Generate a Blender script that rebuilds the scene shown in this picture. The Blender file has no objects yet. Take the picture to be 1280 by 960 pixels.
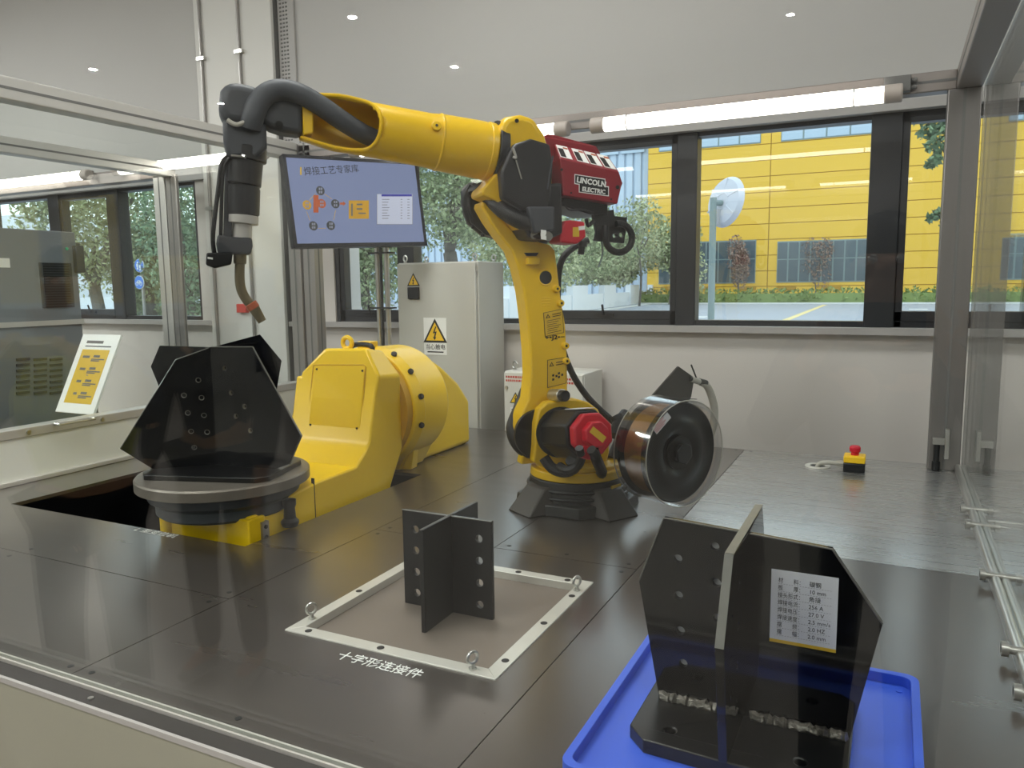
import bpy, bmesh, math, random
import numpy as np
from mathutils import Vector, Matrix

random.seed(4)
rng = np.random.default_rng(4)
SC = bpy.context.scene
COL = SC.collection
PI = math.pi

# ------------------------------------------------------------------ camera, world, exposure
# world: X along the back wall (right), Y into the cell, Z up; the cell deck is z = 0
CAM = Vector((0, 0, 0.7))
F = 970.0
AX = np.array([[0.898, -0.044, -0.438], [0.440, 0.117, 0.890], [-0.012, 0.992, -0.125]])
r_ = AX[:, 0] / np.linalg.norm(AX[:, 0])
u_ = AX[:, 1] - r_ * (AX[:, 1] @ r_); u_ /= np.linalg.norm(u_)
b_ = np.cross(r_, u_)
cam = bpy.data.cameras.new('camera'); camo = bpy.data.objects.new('camera', cam); COL.objects.link(camo)
camo.matrix_world = Matrix(((r_[0], u_[0], b_[0], CAM.x), (r_[1], u_[1], b_[1], CAM.y), (r_[2], u_[2], b_[2], CAM.z), (0, 0, 0, 1)))
cam.sensor_width = 36; cam.lens = F / 1280 * 36; cam.clip_start = 0.05; cam.clip_end = 400
SC.camera = camo

w = bpy.data.worlds.new('overcast_sky'); SC.world = w; w.use_nodes = True
nt = w.node_tree; bg = nt.nodes['Background']
tc = nt.nodes.new('ShaderNodeTexCoord'); sx = nt.nodes.new('ShaderNodeSeparateXYZ'); cr = nt.nodes.new('ShaderNodeValToRGB')
nt.links.new(tc.outputs['Generated'], sx.inputs[0]); nt.links.new(sx.outputs['Z'], cr.inputs[0]); nt.links.new(cr.outputs[0], bg.inputs[0])
cr.color_ramp.elements[0].color = (0.80, 0.88, 0.95, 1); cr.color_ramp.elements[1].color = (0.72, 0.84, 1.0, 1)
bg.inputs[1].default_value = 2.7
SC.view_settings.view_transform = 'Standard'; SC.view_settings.look = 'None'
SC.view_settings.gamma = 1; SC.view_settings.use_curve_mapping = False
SC.view_settings.exposure = -0.1

def area_light(name, loc, sx, sy, power, rot=(0, 0, 0), color=(1, 1, 1)):
    l = bpy.data.lights.new(name, 'AREA'); l.shape = 'RECTANGLE'; l.size = sx; l.size_y = sy; l.energy = power; l.color = color
    o = bpy.data.objects.new(name, l); COL.objects.link(o); o.location = loc; o.rotation_euler = rot
    return o
HALL_FILLS = [(-2.1, -0.6), (0.9, -0.6), (-1.6, 2.0), (1.9, 2.0), (-6.4, 1.2), (-5.0, -0.9)]  # unseen fill lights added to brighten the cell and the hall
for i, (x, y) in enumerate(HALL_FILLS):
    area_light('hall_fill_light', (x, y, 2.95), 1.1, 0.5, (40, 32, 31, 28, 118, 74)[i], color=(0.99, 0.995, 1.0))
DOWNLIGHTS = [(x, y) for x in (-7.5, -4.2, -0.9, 2.4) for y in (-5.6, -3.9, -2.4)]
for x, y in DOWNLIGHTS:
    l = bpy.data.lights.new('downlight', 'AREA'); l.shape = 'DISK'; l.size = 0.065; l.energy = (30 if x < -4 else 8); l.color = (0.98, 0.99, 1.0)
    o = bpy.data.objects.new('downlight', l); COL.objects.link(o); o.location = (x, y, 2.965)

# ------------------------------------------------------------------ photo measuring: a pixel's ray met with a known plane
def ray(px, py):
    return Vector(tuple(float(v) for v in r_ * (px - 640) - u_ * (py - 480) - b_ * F))
def dz(px, py, z=0.0):
    d = ray(px, py); return CAM + d * ((z - CAM.z) / d.z)
def vy(px, py, y):
    d = ray(px, py); return CAM + d * (y / d.y)
def vx(px, py, x):
    d = ray(px, py); return CAM + d * (x / d.x)
def pl(px, py, p0, n):
    d = ray(px, py); return CAM + d * ((Vector(p0) - CAM).dot(n) / d.dot(n))

# ------------------------------------------------------------------ materials
def lin(c):
    if isinstance(c, str):
        c = c.lstrip('#'); c = [int(c[i:i + 2], 16) / 255 for i in (0, 2, 4)]
    return tuple((v / 12.92 if v <= 0.04045 else ((v + 0.055) / 1.055) ** 2.4) for v in c) + (1,)
def mat(name, col, rough=0.5, metal=0.0, spec=0.5, var=0.0, vscale=6.0, stretch=None, bump=0.0, coat=0.0, rvar=0.0, crough=0.08):
    m = bpy.data.materials.new(name); m.use_nodes = True; n = m.node_tree; b = n.nodes['Principled BSDF']
    c = lin(col); b.inputs['Base Color'].default_value = c; b.inputs['Roughness'].default_value = rough
    b.inputs['Metallic'].default_value = metal; b.inputs['Specular IOR Level'].default_value = spec
    if coat: b.inputs['Coat Weight'].default_value = coat; b.inputs['Coat Roughness'].default_value = crough
    if var or bump or rvar:
        t = n.nodes.new('ShaderNodeTexCoord'); mp = n.nodes.new('ShaderNodeMapping'); nz = n.nodes.new('ShaderNodeTexNoise')
        n.links.new(t.outputs['Object'], mp.inputs[0]); n.links.new(mp.outputs[0], nz.inputs[0])
        nz.inputs['Scale'].default_value = vscale; nz.inputs['Detail'].default_value = 5
        if stretch: mp.inputs['Scale'].default_value = stretch
        if var:
            mx = n.nodes.new('ShaderNodeMix'); mx.data_type = 'RGBA'
            mx.inputs['A'].default_value = tuple(max(0, v * (1 - var)) for v in c[:3]) + (1,)
            mx.inputs['B'].default_value = tuple(min(1, v * (1 + var)) for v in c[:3]) + (1,)
            n.links.new(nz.outputs[0], mx.inputs['Factor']); n.links.new(mx.outputs['Result'], b.inputs['Base Color'])
        if rvar:
            mr = n.nodes.new('ShaderNodeMapRange'); mr.inputs[1].default_value = 0.3; mr.inputs[2].default_value = 0.7
            mr.inputs[3].default_value = max(0.02, rough - rvar); mr.inputs[4].default_value = rough + rvar
            n.links.new(nz.outputs[0], mr.inputs[0]); n.links.new(mr.outputs[0], b.inputs['Roughness'])
        if bump:
            bp = n.nodes.new('ShaderNodeBump'); bp.inputs['Strength'].default_value = bump; bp.inputs['Distance'].default_value = 0.01
            n.links.new(nz.outputs[0], bp.inputs['Height']); n.links.new(bp.outputs[0], b.inputs['Normal'])
    return m
def emit(name, col, s):
    m = bpy.data.materials.new(name); m.use_nodes = True; n = m.node_tree; n.nodes.clear()
    e = n.nodes.new('ShaderNodeEmission'); o = n.nodes.new('ShaderNodeOutputMaterial'); e.inputs[0].default_value = lin(col); e.inputs[1].default_value = s
    n.links.new(e.outputs[0], o.inputs[0]); return m
def glass(name, tint=(0.97, 0.99, 0.98), f0=0.04, rough=0.0, gcol=(1, 1, 1)):
    # clear pane: transparent body, mirror reflection by the angle of view (Schlick)
    m = bpy.data.materials.new(name); m.use_nodes = True; n = m.node_tree; n.nodes.clear()
    lw = n.nodes.new('ShaderNodeLayerWeight'); lw.inputs[0].default_value = 0.5
    pw = n.nodes.new('ShaderNodeMath'); pw.operation = 'POWER'; pw.inputs[1].default_value = 5
    ma = n.nodes.new('ShaderNodeMath'); ma.operation = 'MULTIPLY_ADD'; ma.inputs[1].default_value = 1 - f0; ma.inputs[2].default_value = f0
    t = n.nodes.new('ShaderNodeBsdfTransparent'); t.inputs[0].default_value = tint + (1,)
    g = n.nodes.new('ShaderNodeBsdfGlossy'); g.inputs['Roughness'].default_value = rough; g.inputs[0].default_value = gcol + (1,)
    mx = n.nodes.new('ShaderNodeMixShader'); o = n.nodes.new('ShaderNodeOutputMaterial')
    n.links.new(lw.outputs['Facing'], pw.inputs[0]); n.links.new(pw.outputs[0], ma.inputs[0]); n.links.new(ma.outputs[0], mx.inputs[0])
    n.links.new(t.outputs[0], mx.inputs[1]); n.links.new(g.outputs[0], mx.inputs[2]); n.links.new(mx.outputs[0], o.inputs[0])
    return m
def leafmat(name, c1, c2):
    m = bpy.data.materials.new(name); m.use_nodes = True; n = m.node_tree; b = n.nodes['Principled BSDF']
    g = n.nodes.new('ShaderNodeNewGeometry'); mx = n.nodes.new('ShaderNodeMix'); mx.data_type = 'RGBA'
    mx.inputs['A'].default_value = lin(c1); mx.inputs['B'].default_value = lin(c2)
    n.links.new(g.outputs['Random Per Island'], mx.inputs['Factor']); n.links.new(mx.outputs['Result'], b.inputs['Base Color'])
    b.inputs['Roughness'].default_value = 0.6
    return m

M = dict(
    yellow=mat('robot_yellow_paint', '#edc012', 0.32, spec=0.5, var=0.05, vscale=3),
    yellow2=mat('positioner_yellow_paint', '#f2c916', 0.3, spec=0.5, var=0.04, vscale=3),
    grime=mat('worn_yellow_paint', '#c99a1e', 0.5, var=0.2, vscale=20),
    black=mat('black_plastic', '#101113', 0.42),
    dark=mat('dark_grey_cover', '#3a3d42', 0.5, var=0.12, vscale=12, bump=0.15),
    cable=mat('cable_grey', '#43464b', 0.55, var=0.2, vscale=25, bump=0.3),
    rubber=mat('black_rubber', '#111111', 0.5, var=0.3, vscale=30, bump=0.4),
    iron=mat('black_cast_iron', '#1f201f', 0.45, var=0.25, vscale=15),
    gusset=mat('grey_brown_cast_foot', '#3c3935', 0.5, var=0.2, vscale=12),
    red=mat('red_motor_cap', '#c8122c', 0.38),
    feeder=mat('feeder_red_paint', '#8d1426', 0.38, var=0.06),
    steel=mat('bright_steel', '#c4c3be', 0.3, metal=0.9, var=0.1, vscale=12),
    alu=mat('brushed_aluminium', '#9d9995', 0.36, metal=0.55, var=0.08, vscale=4, stretch=(30, 30, 1), rvar=0.08),
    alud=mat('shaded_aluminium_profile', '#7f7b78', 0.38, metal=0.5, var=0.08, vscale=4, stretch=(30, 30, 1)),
    aluw=mat('pale_anodised_aluminium', '#c9c6c1', 0.42, metal=0.35, var=0.05, vscale=4),
    plate=mat('black_polished_plate', '#0a0a0c', 0.06, spec=0.5),
    plate2=mat('black_painted_plate', '#131314', 0.28, spec=0.45),
    platee=mat('plate_cut_edge', '#75736d', 0.35, metal=0.5, var=0.2, vscale=40),
    weld=mat('weld_bead_metal', '#8c8880', 0.35, metal=0.8, var=0.5, vscale=60, bump=0.8),
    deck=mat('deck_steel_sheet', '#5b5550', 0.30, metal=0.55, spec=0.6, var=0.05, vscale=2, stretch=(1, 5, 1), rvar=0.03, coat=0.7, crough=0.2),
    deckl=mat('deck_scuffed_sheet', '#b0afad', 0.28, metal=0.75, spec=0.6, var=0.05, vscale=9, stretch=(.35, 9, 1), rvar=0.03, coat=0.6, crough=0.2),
    bed=mat('bed_plate_steel', '#7d7268', 0.5, metal=0.2, var=0.16, vscale=7),
    pit=mat('pit_dark_steel', '#0d0d0e', 0.6),
    frame=mat('milled_frame_steel', '#d2cfc6', 0.35, metal=0.3, var=0.1, vscale=20),
    wall=mat('painted_wall', '#cfcac4', 0.75, var=0.03, vscale=2),
    wall2=mat('upper_wall_panel', '#b9b7b4', 0.7, var=0.03, vscale=2),
    column=mat('column_panel_white', '#d6d4cf', 0.55, var=0.04, vscale=2),
    joint=mat('joint_dark', '#6b6a68', 0.7),
    sill=mat('grey_stone_sill', '#a9a6a3', 0.5, var=0.06),
    winframe=mat('dark_window_frame', '#2b2d30', 0.4, spec=0.4),
    hallfloor=mat('hall_floor_resin', '#a09a91', 0.3, var=0.06, vscale=1.5),
    ceil=mat('ceiling_white', '#d8d8d6', 0.8),
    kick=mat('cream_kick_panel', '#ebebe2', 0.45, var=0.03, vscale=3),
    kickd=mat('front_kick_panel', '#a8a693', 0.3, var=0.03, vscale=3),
    cabinet=mat('cabinet_grey_paint', '#c3c2ba', 0.4, var=0.03, vscale=4),
    cabinetw=mat('cabinet_white_paint', '#dddcd4', 0.42, var=0.03, vscale=4),
    machine=mat('machine_grey_paint', '#6f777d', 0.42, var=0.06, vscale=4),
    machined=mat('machine_dark_grey', '#3d4246', 0.5, var=0.08, vscale=4),
    white=mat('white_print', '#f2f2ee', 0.5),
    label=mat('paper_label', '#d8d8dc', 0.5),
    ink=mat('black_print', '#131313', 0.5),
    redink=mat('red_print', '#c23a2c', 0.5),
    signy=mat('sign_yellow', '#f2c417', 0.45),
    dullyel=mat('sticker_yellow', '#d8b02a', 0.5),
    blue=mat('blue_plastic', '#3f64dc', 0.38, var=0.05, vscale=5),
    copper=mat('copper_wire', '#b98a55', 0.32, metal=0.75, var=0.25, vscale=30, stretch=(1, 1, 1)),
    olive=mat('torch_neck_brass', '#6d6347', 0.4, metal=0.5, var=0.2, vscale=20),
    hose=mat('grey_conduit', '#a9a69c', 0.5, var=0.1, vscale=20),
    screenb=mat('monitor_bezel', '#1e2024', 0.35),
    bulb=emit('lamp_tube_glow', '#fff4ea', 7.0),
    lampcap=mat('lamp_end_cap', '#b5aaa2', 0.5),
    rail=mat('grey_lamp_rail', '#8d8580', 0.45, metal=0.3),
    panel=emit('fill_panel_glow', '#fff6ea', 4.0),
    pane=glass('clear_pane', f0=0.023),
    wpane=glass('window_pane', tint=(0.95, 0.98, 0.97), f0=0.05),
    clearp=glass('clear_plastic_shroud', tint=(0.88, 0.88, 0.88), f0=0.10, rough=0.12),
    asphalt=mat('asphalt', '#9a9ea6', 0.8, var=0.08, vscale=1),
    kerb=mat('pale_kerb', '#cfcfcb', 0.8),
    roadyel=mat('road_paint_yellow', '#d9c48a', 0.8),
    facade=mat('facade_yellow', '#dfb238', 0.6, var=0.03, vscale=0.3),
    facadej=mat('facade_joint', '#a8801a', 0.7),
    facwin=mat('far_window_glass', '#4d5a60', 0.2, spec=0.5),
    skywin=mat('far_window_bright', '#a9bccb', 0.2),
    bluebld=mat('pale_blue_cladding', '#b4c4d4', 0.6),
    wwall=mat('white_garden_wall', '#d9dde0', 0.8, var=0.05, vscale=1),
    bark=mat('tree_bark', '#5b5750', 0.9, var=0.3, vscale=6),
    mirrorb=mat('mirror_back_grey', '#c2c3cb', 0.5),
    polegreen=mat('pole_grey_green', '#7d8d8b', 0.5),
    signblue=mat('sign_blue', '#2a6fc9', 0.4),
    leafA=leafmat('leaf_mid_green', '#5a6b42', '#a6b283'),
    leafB=leafmat('leaf_pale_green', '#7a8455', '#bcc096'),
    leafC=leafmat('leaf_dark_green', '#4d6247', '#88a07a'),
    leafR=leafmat('leaf_red_brown', '#6d5048', '#a58a78'),
    hedge=leafmat('hedge_green', '#4c6634', '#8a9c55'),
    purple=mat('lavender_grey_print', '#8a8fa5', 0.5),
    orange=mat('orange_band', '#b5562c', 0.5),
    trouser=mat('dark_trousers', '#23252b', 0.9),
)

# ------------------------------------------------------------------ mesh tools
class MB:
    def __init__(s): s.v = []; s.f = []
    def add(s, vs, fs):
        o = len(s.v); s.v += [tuple(float(c) for c in p) for p in vs]; s.f += [tuple(i + o for i in f) for f in fs]; return s
    def box(s, x0, x1, y0, y1, z0, z1):
        return s.add([(x0, y0, z0), (x1, y0, z0), (x1, y1, z0), (x0, y1, z0), (x0, y0, z1), (x1, y0, z1), (x1, y1, z1), (x0, y1, z1)],
                     [(3, 2, 1, 0), (4, 5, 6, 7), (0, 1, 5, 4), (1, 2, 6, 5), (2, 3, 7, 6), (3, 0, 4, 7)])
    def hexa(s, a, b):   # two quads of 3D points
        return s.add(list(a) + list(b), [(3, 2, 1, 0), (4, 5, 6, 7), (0, 1, 5, 4), (1, 2, 6, 5), (2, 3, 7, 6), (3, 0, 4, 7)])
    def prism(s, pts, fr, w0, w1):
        n = len(pts); vs = [fr(p[0], w0, p[1]) for p in pts] + [fr(p[0], w1, p[1]) for p in pts]
        return s.add(vs, [tuple(range(n - 1, -1, -1)), tuple(range(n, 2 * n))] + [(i, (i + 1) % n, n + (i + 1) % n, n + i) for i in range(n)])
    def cyl(s, p0, p1, r0, r1=None, n=24, caps=True, ang=0.0):
        r1 = r0 if r1 is None else r1; p0 = Vector(p0); p1 = Vector(p1); d = (p1 - p0).normalized()
        a = d.orthogonal().normalized() if abs(d.z) < 0.9 else (Vector((1, 0, 0)) - d * d.x).normalized(); b = d.cross(a)
        vs = []
        for p, r in ((p0, r0), (p1, r1)):
            for i in range(n):
                t = 2 * PI * i / n + ang; vs.append(p + a * (r * math.cos(t)) + b * (r * math.sin(t)))
        fs = [(i, (i + 1) % n, n + (i + 1) % n, n + i) for i in range(n)]
        if caps: fs += [tuple(range(n - 1, -1, -1)), tuple(range(n, 2 * n))]
        return s.add(vs, fs)
    def lathe(s, prof, p0, axis, n=32):   # prof: (radius, t along axis)
        p0 = Vector(p0); d = Vector(axis).normalized(); a = d.orthogonal().normalized(); b = d.cross(a); vs = []; fs = []; k = len(prof)
        for i in range(n):
            t = 2 * PI * i / n
            for r, z in prof: vs.append(p0 + d * z + (a * math.cos(t) + b * math.sin(t)) * r)
        for i in range(n):
            j = (i + 1) % n
            for q in range(k - 1): fs.append((i * k + q, j * k + q, j * k + q + 1, i * k + q + 1))
        return s.add(vs, fs)
    def torus(s, c, axis, R, r, n=28, m=8, squash=1.0):
        prof = [(R + r * math.cos(2 * PI * q / m), squash * r * math.sin(2 * PI * q / m)) for q in range(m + 1)]
        return s.lathe(prof, c, axis, n)
    def tube(s, pts, r, n=10, sub=4, caps=True):
        P = [Vector(p) for p in pts]; R = list(r) if isinstance(r, (list, tuple)) else [r] * len(P)
        if sub > 1 and len(P) > 2:
            Q = []; RR = []
            for i in range(len(P) - 1):
                p0 = P[max(i - 1, 0)]; p1 = P[i]; p2 = P[i + 1]; p3 = P[min(i + 2, len(P) - 1)]
                for k in range(sub):
                    t = k / sub
                    Q.append(0.5 * ((2 * p1) + (p2 - p0) * t + (2 * p0 - 5 * p1 + 4 * p2 - p3) * t * t + (3 * p1 - p0 - 3 * p2 + p3) * t ** 3)); RR.append(R[i] * (1 - t) + R[i + 1] * t)
            Q.append(P[-1]); RR.append(R[-1]); P, R = Q, RR
        vs = []; fs = []; a = None
        for i, p in enumerate(P):
            d = (P[min(i + 1, len(P) - 1)] - P[max(i - 1, 0)]).normalized()
            a = d.orthogonal().normalized() if a is None else (a - d * a.dot(d)).normalized()
            b = d.cross(a)
            for k in range(n): t = 2 * PI * k / n; vs.append(p + (a * math.cos(t) + b * math.sin(t)) * R[i])
        for i in range(len(P) - 1):
            for k in range(n): fs.append((i * n + k, i * n + (k + 1) % n, (i + 1) * n + (k + 1) % n, (i + 1) * n + k))
        if caps: fs += [tuple(range(n - 1, -1, -1)), tuple(range((len(P) - 1) * n, len(P) * n))]
        return s.add(vs, fs)
    def build(s, name, m, parent=None, bevel=0.0, smooth=True, ang=35, label=None, seg=2):
        me = bpy.data.meshes.new(name); off = Vector((0, 0, 0))
        if parent is not None:
            q = parent
            while q is not None: off = off + q.location; q = q.parent
        me.from_pydata([(p[0] - off.x, p[1] - off.y, p[2] - off.z) for p in s.v], [], s.f)
        bm = bmesh.new(); bm.from_mesh(me); bmesh.ops.recalc_face_normals(bm, faces=bm.faces); bm.to_mesh(me); bm.free()
        if smooth and len(me.polygons): me.polygons.foreach_set('use_smooth', [True] * len(me.polygons)); me.set_sharp_from_angle(angle=math.radians(ang))
        o = bpy.data.objects.new(name, me); COL.objects.link(o)
        if isinstance(m, str): m = M[m]
        me.materials.append(m)
        if parent is not None: o.parent = parent
        if bevel:
            b = o.modifiers.new('edge', 'BEVEL'); b.width = bevel; b.segments = seg; b.limit_method = 'ANGLE'; b.angle_limit = math.radians(40)
        if label: o['label'] = label
        return o
def thing(name, label, cat, loc=(0, 0, 0), group=None):
    o = bpy.data.objects.new(name, None); COL.objects.link(o); o.location = loc; o.empty_display_size = 0.05
    o['label'] = label; o['category'] = cat
    if group: o['group'] = group
    return o
def tag(o, label, cat, group=None):
    o['label'] = label; o['category'] = cat
    if group: o['group'] = group
    return o
def struct(o): o['kind'] = 'structure'; return o
def B(x0, x1, y0, y1, z0, z1): return MB().box(x0, x1, y0, y1, z0, z1)
def curve_mesh(cu):
    o = bpy.data.objects.new('tmp', cu); COL.objects.link(o); dg = bpy.context.evaluated_depsgraph_get()
    me = bpy.data.meshes.new_from_object(o.evaluated_get(dg)); bpy.data.objects.remove(o); bpy.data.curves.remove(cu); return me
def holed(outer, holes, fr, w0, w1):
    """flat plate with holes: outline in (u, z), thickness along w"""
    cu = bpy.data.curves.new('plate', 'CURVE'); cu.dimensions = '2D'; cu.fill_mode = 'BOTH'; cu.extrude = abs(w1 - w0) / 2
    for pts in [outer] + holes:
        sp = cu.splines.new('POLY'); sp.points.add(len(pts) - 1); sp.use_cyclic_u = True
        for i, p in enumerate(pts): sp.points[i].co = (p[0], p[1], 0, 1)
    me = curve_mesh(cu); mb = MB(); wm = (w0 + w1) / 2
    mb.add([fr(v.co.x, wm + v.co.z, v.co.y) for v in me.vertices], [tuple(p.vertices) for p in me.polygons])
    bpy.data.meshes.remove(me)
    me2 = bmesh.new(); vs = [me2.verts.new(p) for p in mb.v]
    for f in mb.f:
        try: me2.faces.new([vs[i] for i in f])
        except ValueError: pass
    bmesh.ops.remove_doubles(me2, verts=me2.verts, dist=1e-5); me2.verts.index_update()
    out = MB(); out.add([v.co for v in me2.verts], [tuple(v.index for v in f.verts) for f in me2.faces]); me2.free()
    return out
def circ(u, z, r, n=20): return [(u + r * math.cos(2 * PI * i / n), z + r * math.sin(2 * PI * i / n)) for i in range(n)]
def text(name, body, size, org, xd, yd, m, parent=None, align='LEFT', thick=0.0004, bold=0.0, sx=1.0):
    cu = bpy.data.curves.new(name, 'FONT'); cu.body = body; cu.size = size; cu.align_x = align; cu.extrude = thick; cu.offset = bold; cu.resolution_u = 2
    me = curve_mesh(cu); xd = Vector(xd).normalized(); yd = (Vector(yd) - xd * Vector(yd).dot(xd)).normalized(); zd = xd.cross(yd); org = Vector(org)
    mb = MB(); mb.add([org + xd * (v.co.x * sx) + yd * v.co.y + zd * (v.co.z + thick) for v in me.vertices], [tuple(p.vertices) for p in me.polygons])
    bpy.data.meshes.remove(me)
    return mb.build(name, m, parent, smooth=False)
def xyz(u, w, z): return (u, w, z)

# =================================================================== STRUCTURE
WY = 3.72            # back wall face
FZ = -0.85           # hall floor
GZ = -0.5            # ground outside
ZS, ZT = 0.505, 1.405   # window opening
struct(B(-11, 6, -7, WY + 0.3, FZ - 0.1, FZ).build('floor', 'hallfloor'))
struct(B(-11, 6, -7, WY + 0.3, 3.0, 3.1).build('ceiling', 'ceil'))
struct(B(-11.2, -11, -7, WY + 0.3, FZ, 3.0).build('wall_left', 'wall'))
struct(B(6, 6.2, -7, WY + 0.3, FZ, 3.0).build('wall_right', 'wall'))
struct(B(-11, 6, -7.2, -7, FZ, 3.0).build('wall_front', 'wall'))
wb = MB().box(-11, 6, WY, WY + 0.25, FZ, ZS - 0.03)
wb.box(-4.10, -3.0, WY, WY + 0.25, ZS - 0.03, ZT)
struct(wb.build('wall_back', 'wall'))
struct(B(-11, 6, WY - 0.02, WY + 0.25, ZT + 0.04, 3.0).build('wall_back_upper', 'wall2'))
struct(B(-11, 6, WY - 0.05, WY + 0.2, ZS - 0.03, ZS).build('trim_1', 'sill'))
struct(B(-11, 6, WY - 0.035, WY + 0.1, ZT, ZT + 0.04).build('trim_2', 'sill'))

# windows: bays between the mullions of one long strip
def window(k, x0, x1, muls, sash):
    r = thing('window_%d' % k, '', ''); del r['label']; del r['category']; struct(r)
    y0, y1 = WY + 0.02, WY + 0.10
    B(x0, x1, y0, y1, ZS, ZS + 0.025).build('window_frame', 'winframe', r); B(x0, x1, y0, y1, ZT - 0.02, ZT).build('window_frame', 'winframe', r)
    ed = [(x0, x0 + 0.03)] + muls + [(x1 - 0.03, x1)]
    for a, b in ed: B(a, b, y0 - 0.01, y1, ZS, ZT).build('mullion', 'winframe', r, bevel=0.004)
    for i in range(len(ed) - 1):
        a, b = ed[i][1], ed[i + 1][0]
        if i in sash:
            s = MB().box(a, b, y0, y1 - 0.02, ZS + 0.025, ZS + 0.07).box(a, b, y0, y1 - 0.02, ZT - 0.045, ZT - 0.02).box(a, a + 0.03, y0, y1 - 0.02, ZS, ZT).box(b - 0.03, b, y0, y1 - 0.02, ZS, ZT).build('sash', 'winframe', r, bevel=0.003)
            c = (a + b) / 2 if i else (a + b) / 2
            MB().box(c - 0.05, c + 0.05, y0 - 0.012, y0, ZS + 0.04, ZS + 0.055).cyl((c, y0 - 0.012, ZS + 0.047), (c, y0 - 0.03, ZS + 0.10), 0.006, n=8).build('handle', 'ink', s)
        B(a, b, y1 - 0.05, y1 - 0.044, ZS, ZT).build('pane', 'wpane', r, smooth=False)
window(1, -3.0, 6.0, [(-2.53, -2.444), (-1.77, -1.68), (-0.951, -0.856), (-0.12, 0.0), (0.70, 0.79), (1.52, 1.64), (2.4, 2.5), (3.2, 3.3), (4.1, 4.2)], (0, 2, 4, 6))
window(2, -9.5, -4.10, [(-8.4, -8.3), (-7.4, -7.3), (-6.45, -6.33), (-5.62, -5.50), (-4.965, -4.86)], (2, 4))

# column beside the cell with cable tray
def col_part(): 
    r = thing('trim_3', '', ''); del r['label']; del r['category']; struct(r)
    xs = [-3.98, -3.86, -3.60, -3.37, -3.30]
    yf = 3.645
    x0 = vy(249, 150, yf).x; x1 = vy(345, 150, yf).x; x2 = vy(367, 150, yf).x
    xm = [x0, x0 + (x1 - x0) * 0.10, x0 + (x1 - x0) * 0.60, x1]
    for i in range(3): B(xm[i] + 0.003, xm[i + 1] - 0.003, yf, WY, FZ, 3.0).build('panel', 'column', r, bevel=0.004)
    B(x0 + 0.01, x1, yf + 0.02, WY, FZ, 3.0).build('column_core', 'joint', r)
    t = B(x1 + 0.012, x2, yf + 0.04, WY, FZ, 3.0).build('cable_tray', 'sill', r, bevel=0.003)
    sl = MB()
    for k in range(60):
        z = 1.2 + k * 0.022
        for q in range(3): sl.box(x1 + 0.03 + q * 0.022, x1 + 0.042 + q * 0.022, yf + 0.037, yf + 0.045, z, z + 0.009)
    sl.build('slot', 'joint', t)['kind'] = 'stuff'
    MB().cyl((xm[1], yf - 0.012, FZ), (xm[1], yf - 0.012, 3.0), 0.009, n=10).build('conduit_pipe', 'alu', r)
    MB().cyl((xm[2], yf - 0.012, FZ), (xm[2], yf - 0.012, 3.0), 0.009, n=10).build('conduit_pipe', 'alu', r)
    for x in (xm[1], xm[2]):
        for z in (2.1, 1.2): B(x - 0.03, x + 0.03, yf - 0.025, yf, z, z + 0.02).build('pipe_clip', 'steel', r)
    ca, cb_ = vy(295, 380, yf - .03), vy(307.5, 391, yf - .03); MB().box(ca.x, cb_.x, yf - 0.03, yf, cb_.z, ca.z).build('call_point', 'redink', r, bevel=0.003)
col_part()

# =================================================================== DECK (raised platform)
XL, XR, YF, YB = -2.87, 0.25, 0.845, 3.35
deck = thing('raised_deck', 'dark brushed steel platform of bolted sheets under the whole robot cell', 'platform', (-1.3, 2.1, FZ))
G = 0.0012
def panel(x0, x1, y0, y1, holes=(), m='deck'):
    p = holed([(x0 + G, y0 + G), (x1 - G, y0 + G), (x1 - G, y1 - G), (x0 + G, y1 - G)], [list(h) for h in holes], lambda u, w, z: (u, z, w), -0.012, 0.0)
    o = p.build('deck_panel', m, deck, smooth=False)
    for x, y in ((x0 + .03, y0 + .03), (x1 - .03, y0 + .03), (x0 + .03, y1 - .03), (x1 - .03, y1 - .03), ((x0 + x1) / 2, y0 + .03), ((x0 + x1) / 2, y1 - .03)):
        if any(min(q[0] for q in h) - .01 < x < max(q[0] for q in h) + .01 and min(q[1] for q in h) < y < max(q[1] for q in h) for h in holes): continue
        MB().cyl((x, y, -0.004), (x, y, 0.0006), 0.006, n=12).build('screw', 'iron', o)
    return o
def rect(x0, x1, y0, y1): return [(x0, y0), (x0, y1), (x1, y1), (x1, y0)]
PIT = (-2.62, -1.575, 1.525, 2.42)
FR = (-1.102, -0.612, 1.162, 1.669)
panel(XL, -1.335, YF, 1.236)
panel(XL, -1.335, 1.236, YB, [rect(*PIT)])
panel(-1.335, -0.545, YF, 1.797, [rect(FR[0] + .001, FR[1] - .001, FR[2] + .001, FR[3] - .001)])
panel(-1.335, -0.943, 1.797, YB); panel(-0.943, -0.545, 1.797, YB)
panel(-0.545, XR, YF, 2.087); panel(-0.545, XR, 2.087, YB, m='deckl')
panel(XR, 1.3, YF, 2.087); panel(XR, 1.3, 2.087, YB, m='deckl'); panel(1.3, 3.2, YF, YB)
pb = MB()
for a, b in (((PIT[0], PIT[2]), (PIT[1], PIT[2])), ((PIT[1], PIT[2]), (PIT[1], PIT[3])), ((PIT[1], PIT[3]), (PIT[0], PIT[3])), ((PIT[0], PIT[3]), (PIT[0], PIT[2]))):
    pb.add([(a[0], a[1], -0.5), (b[0], b[1], -0.5), (b[0], b[1], -0.012), (a[0], a[1], -0.012)], [(0, 1, 2, 3)])
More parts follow.
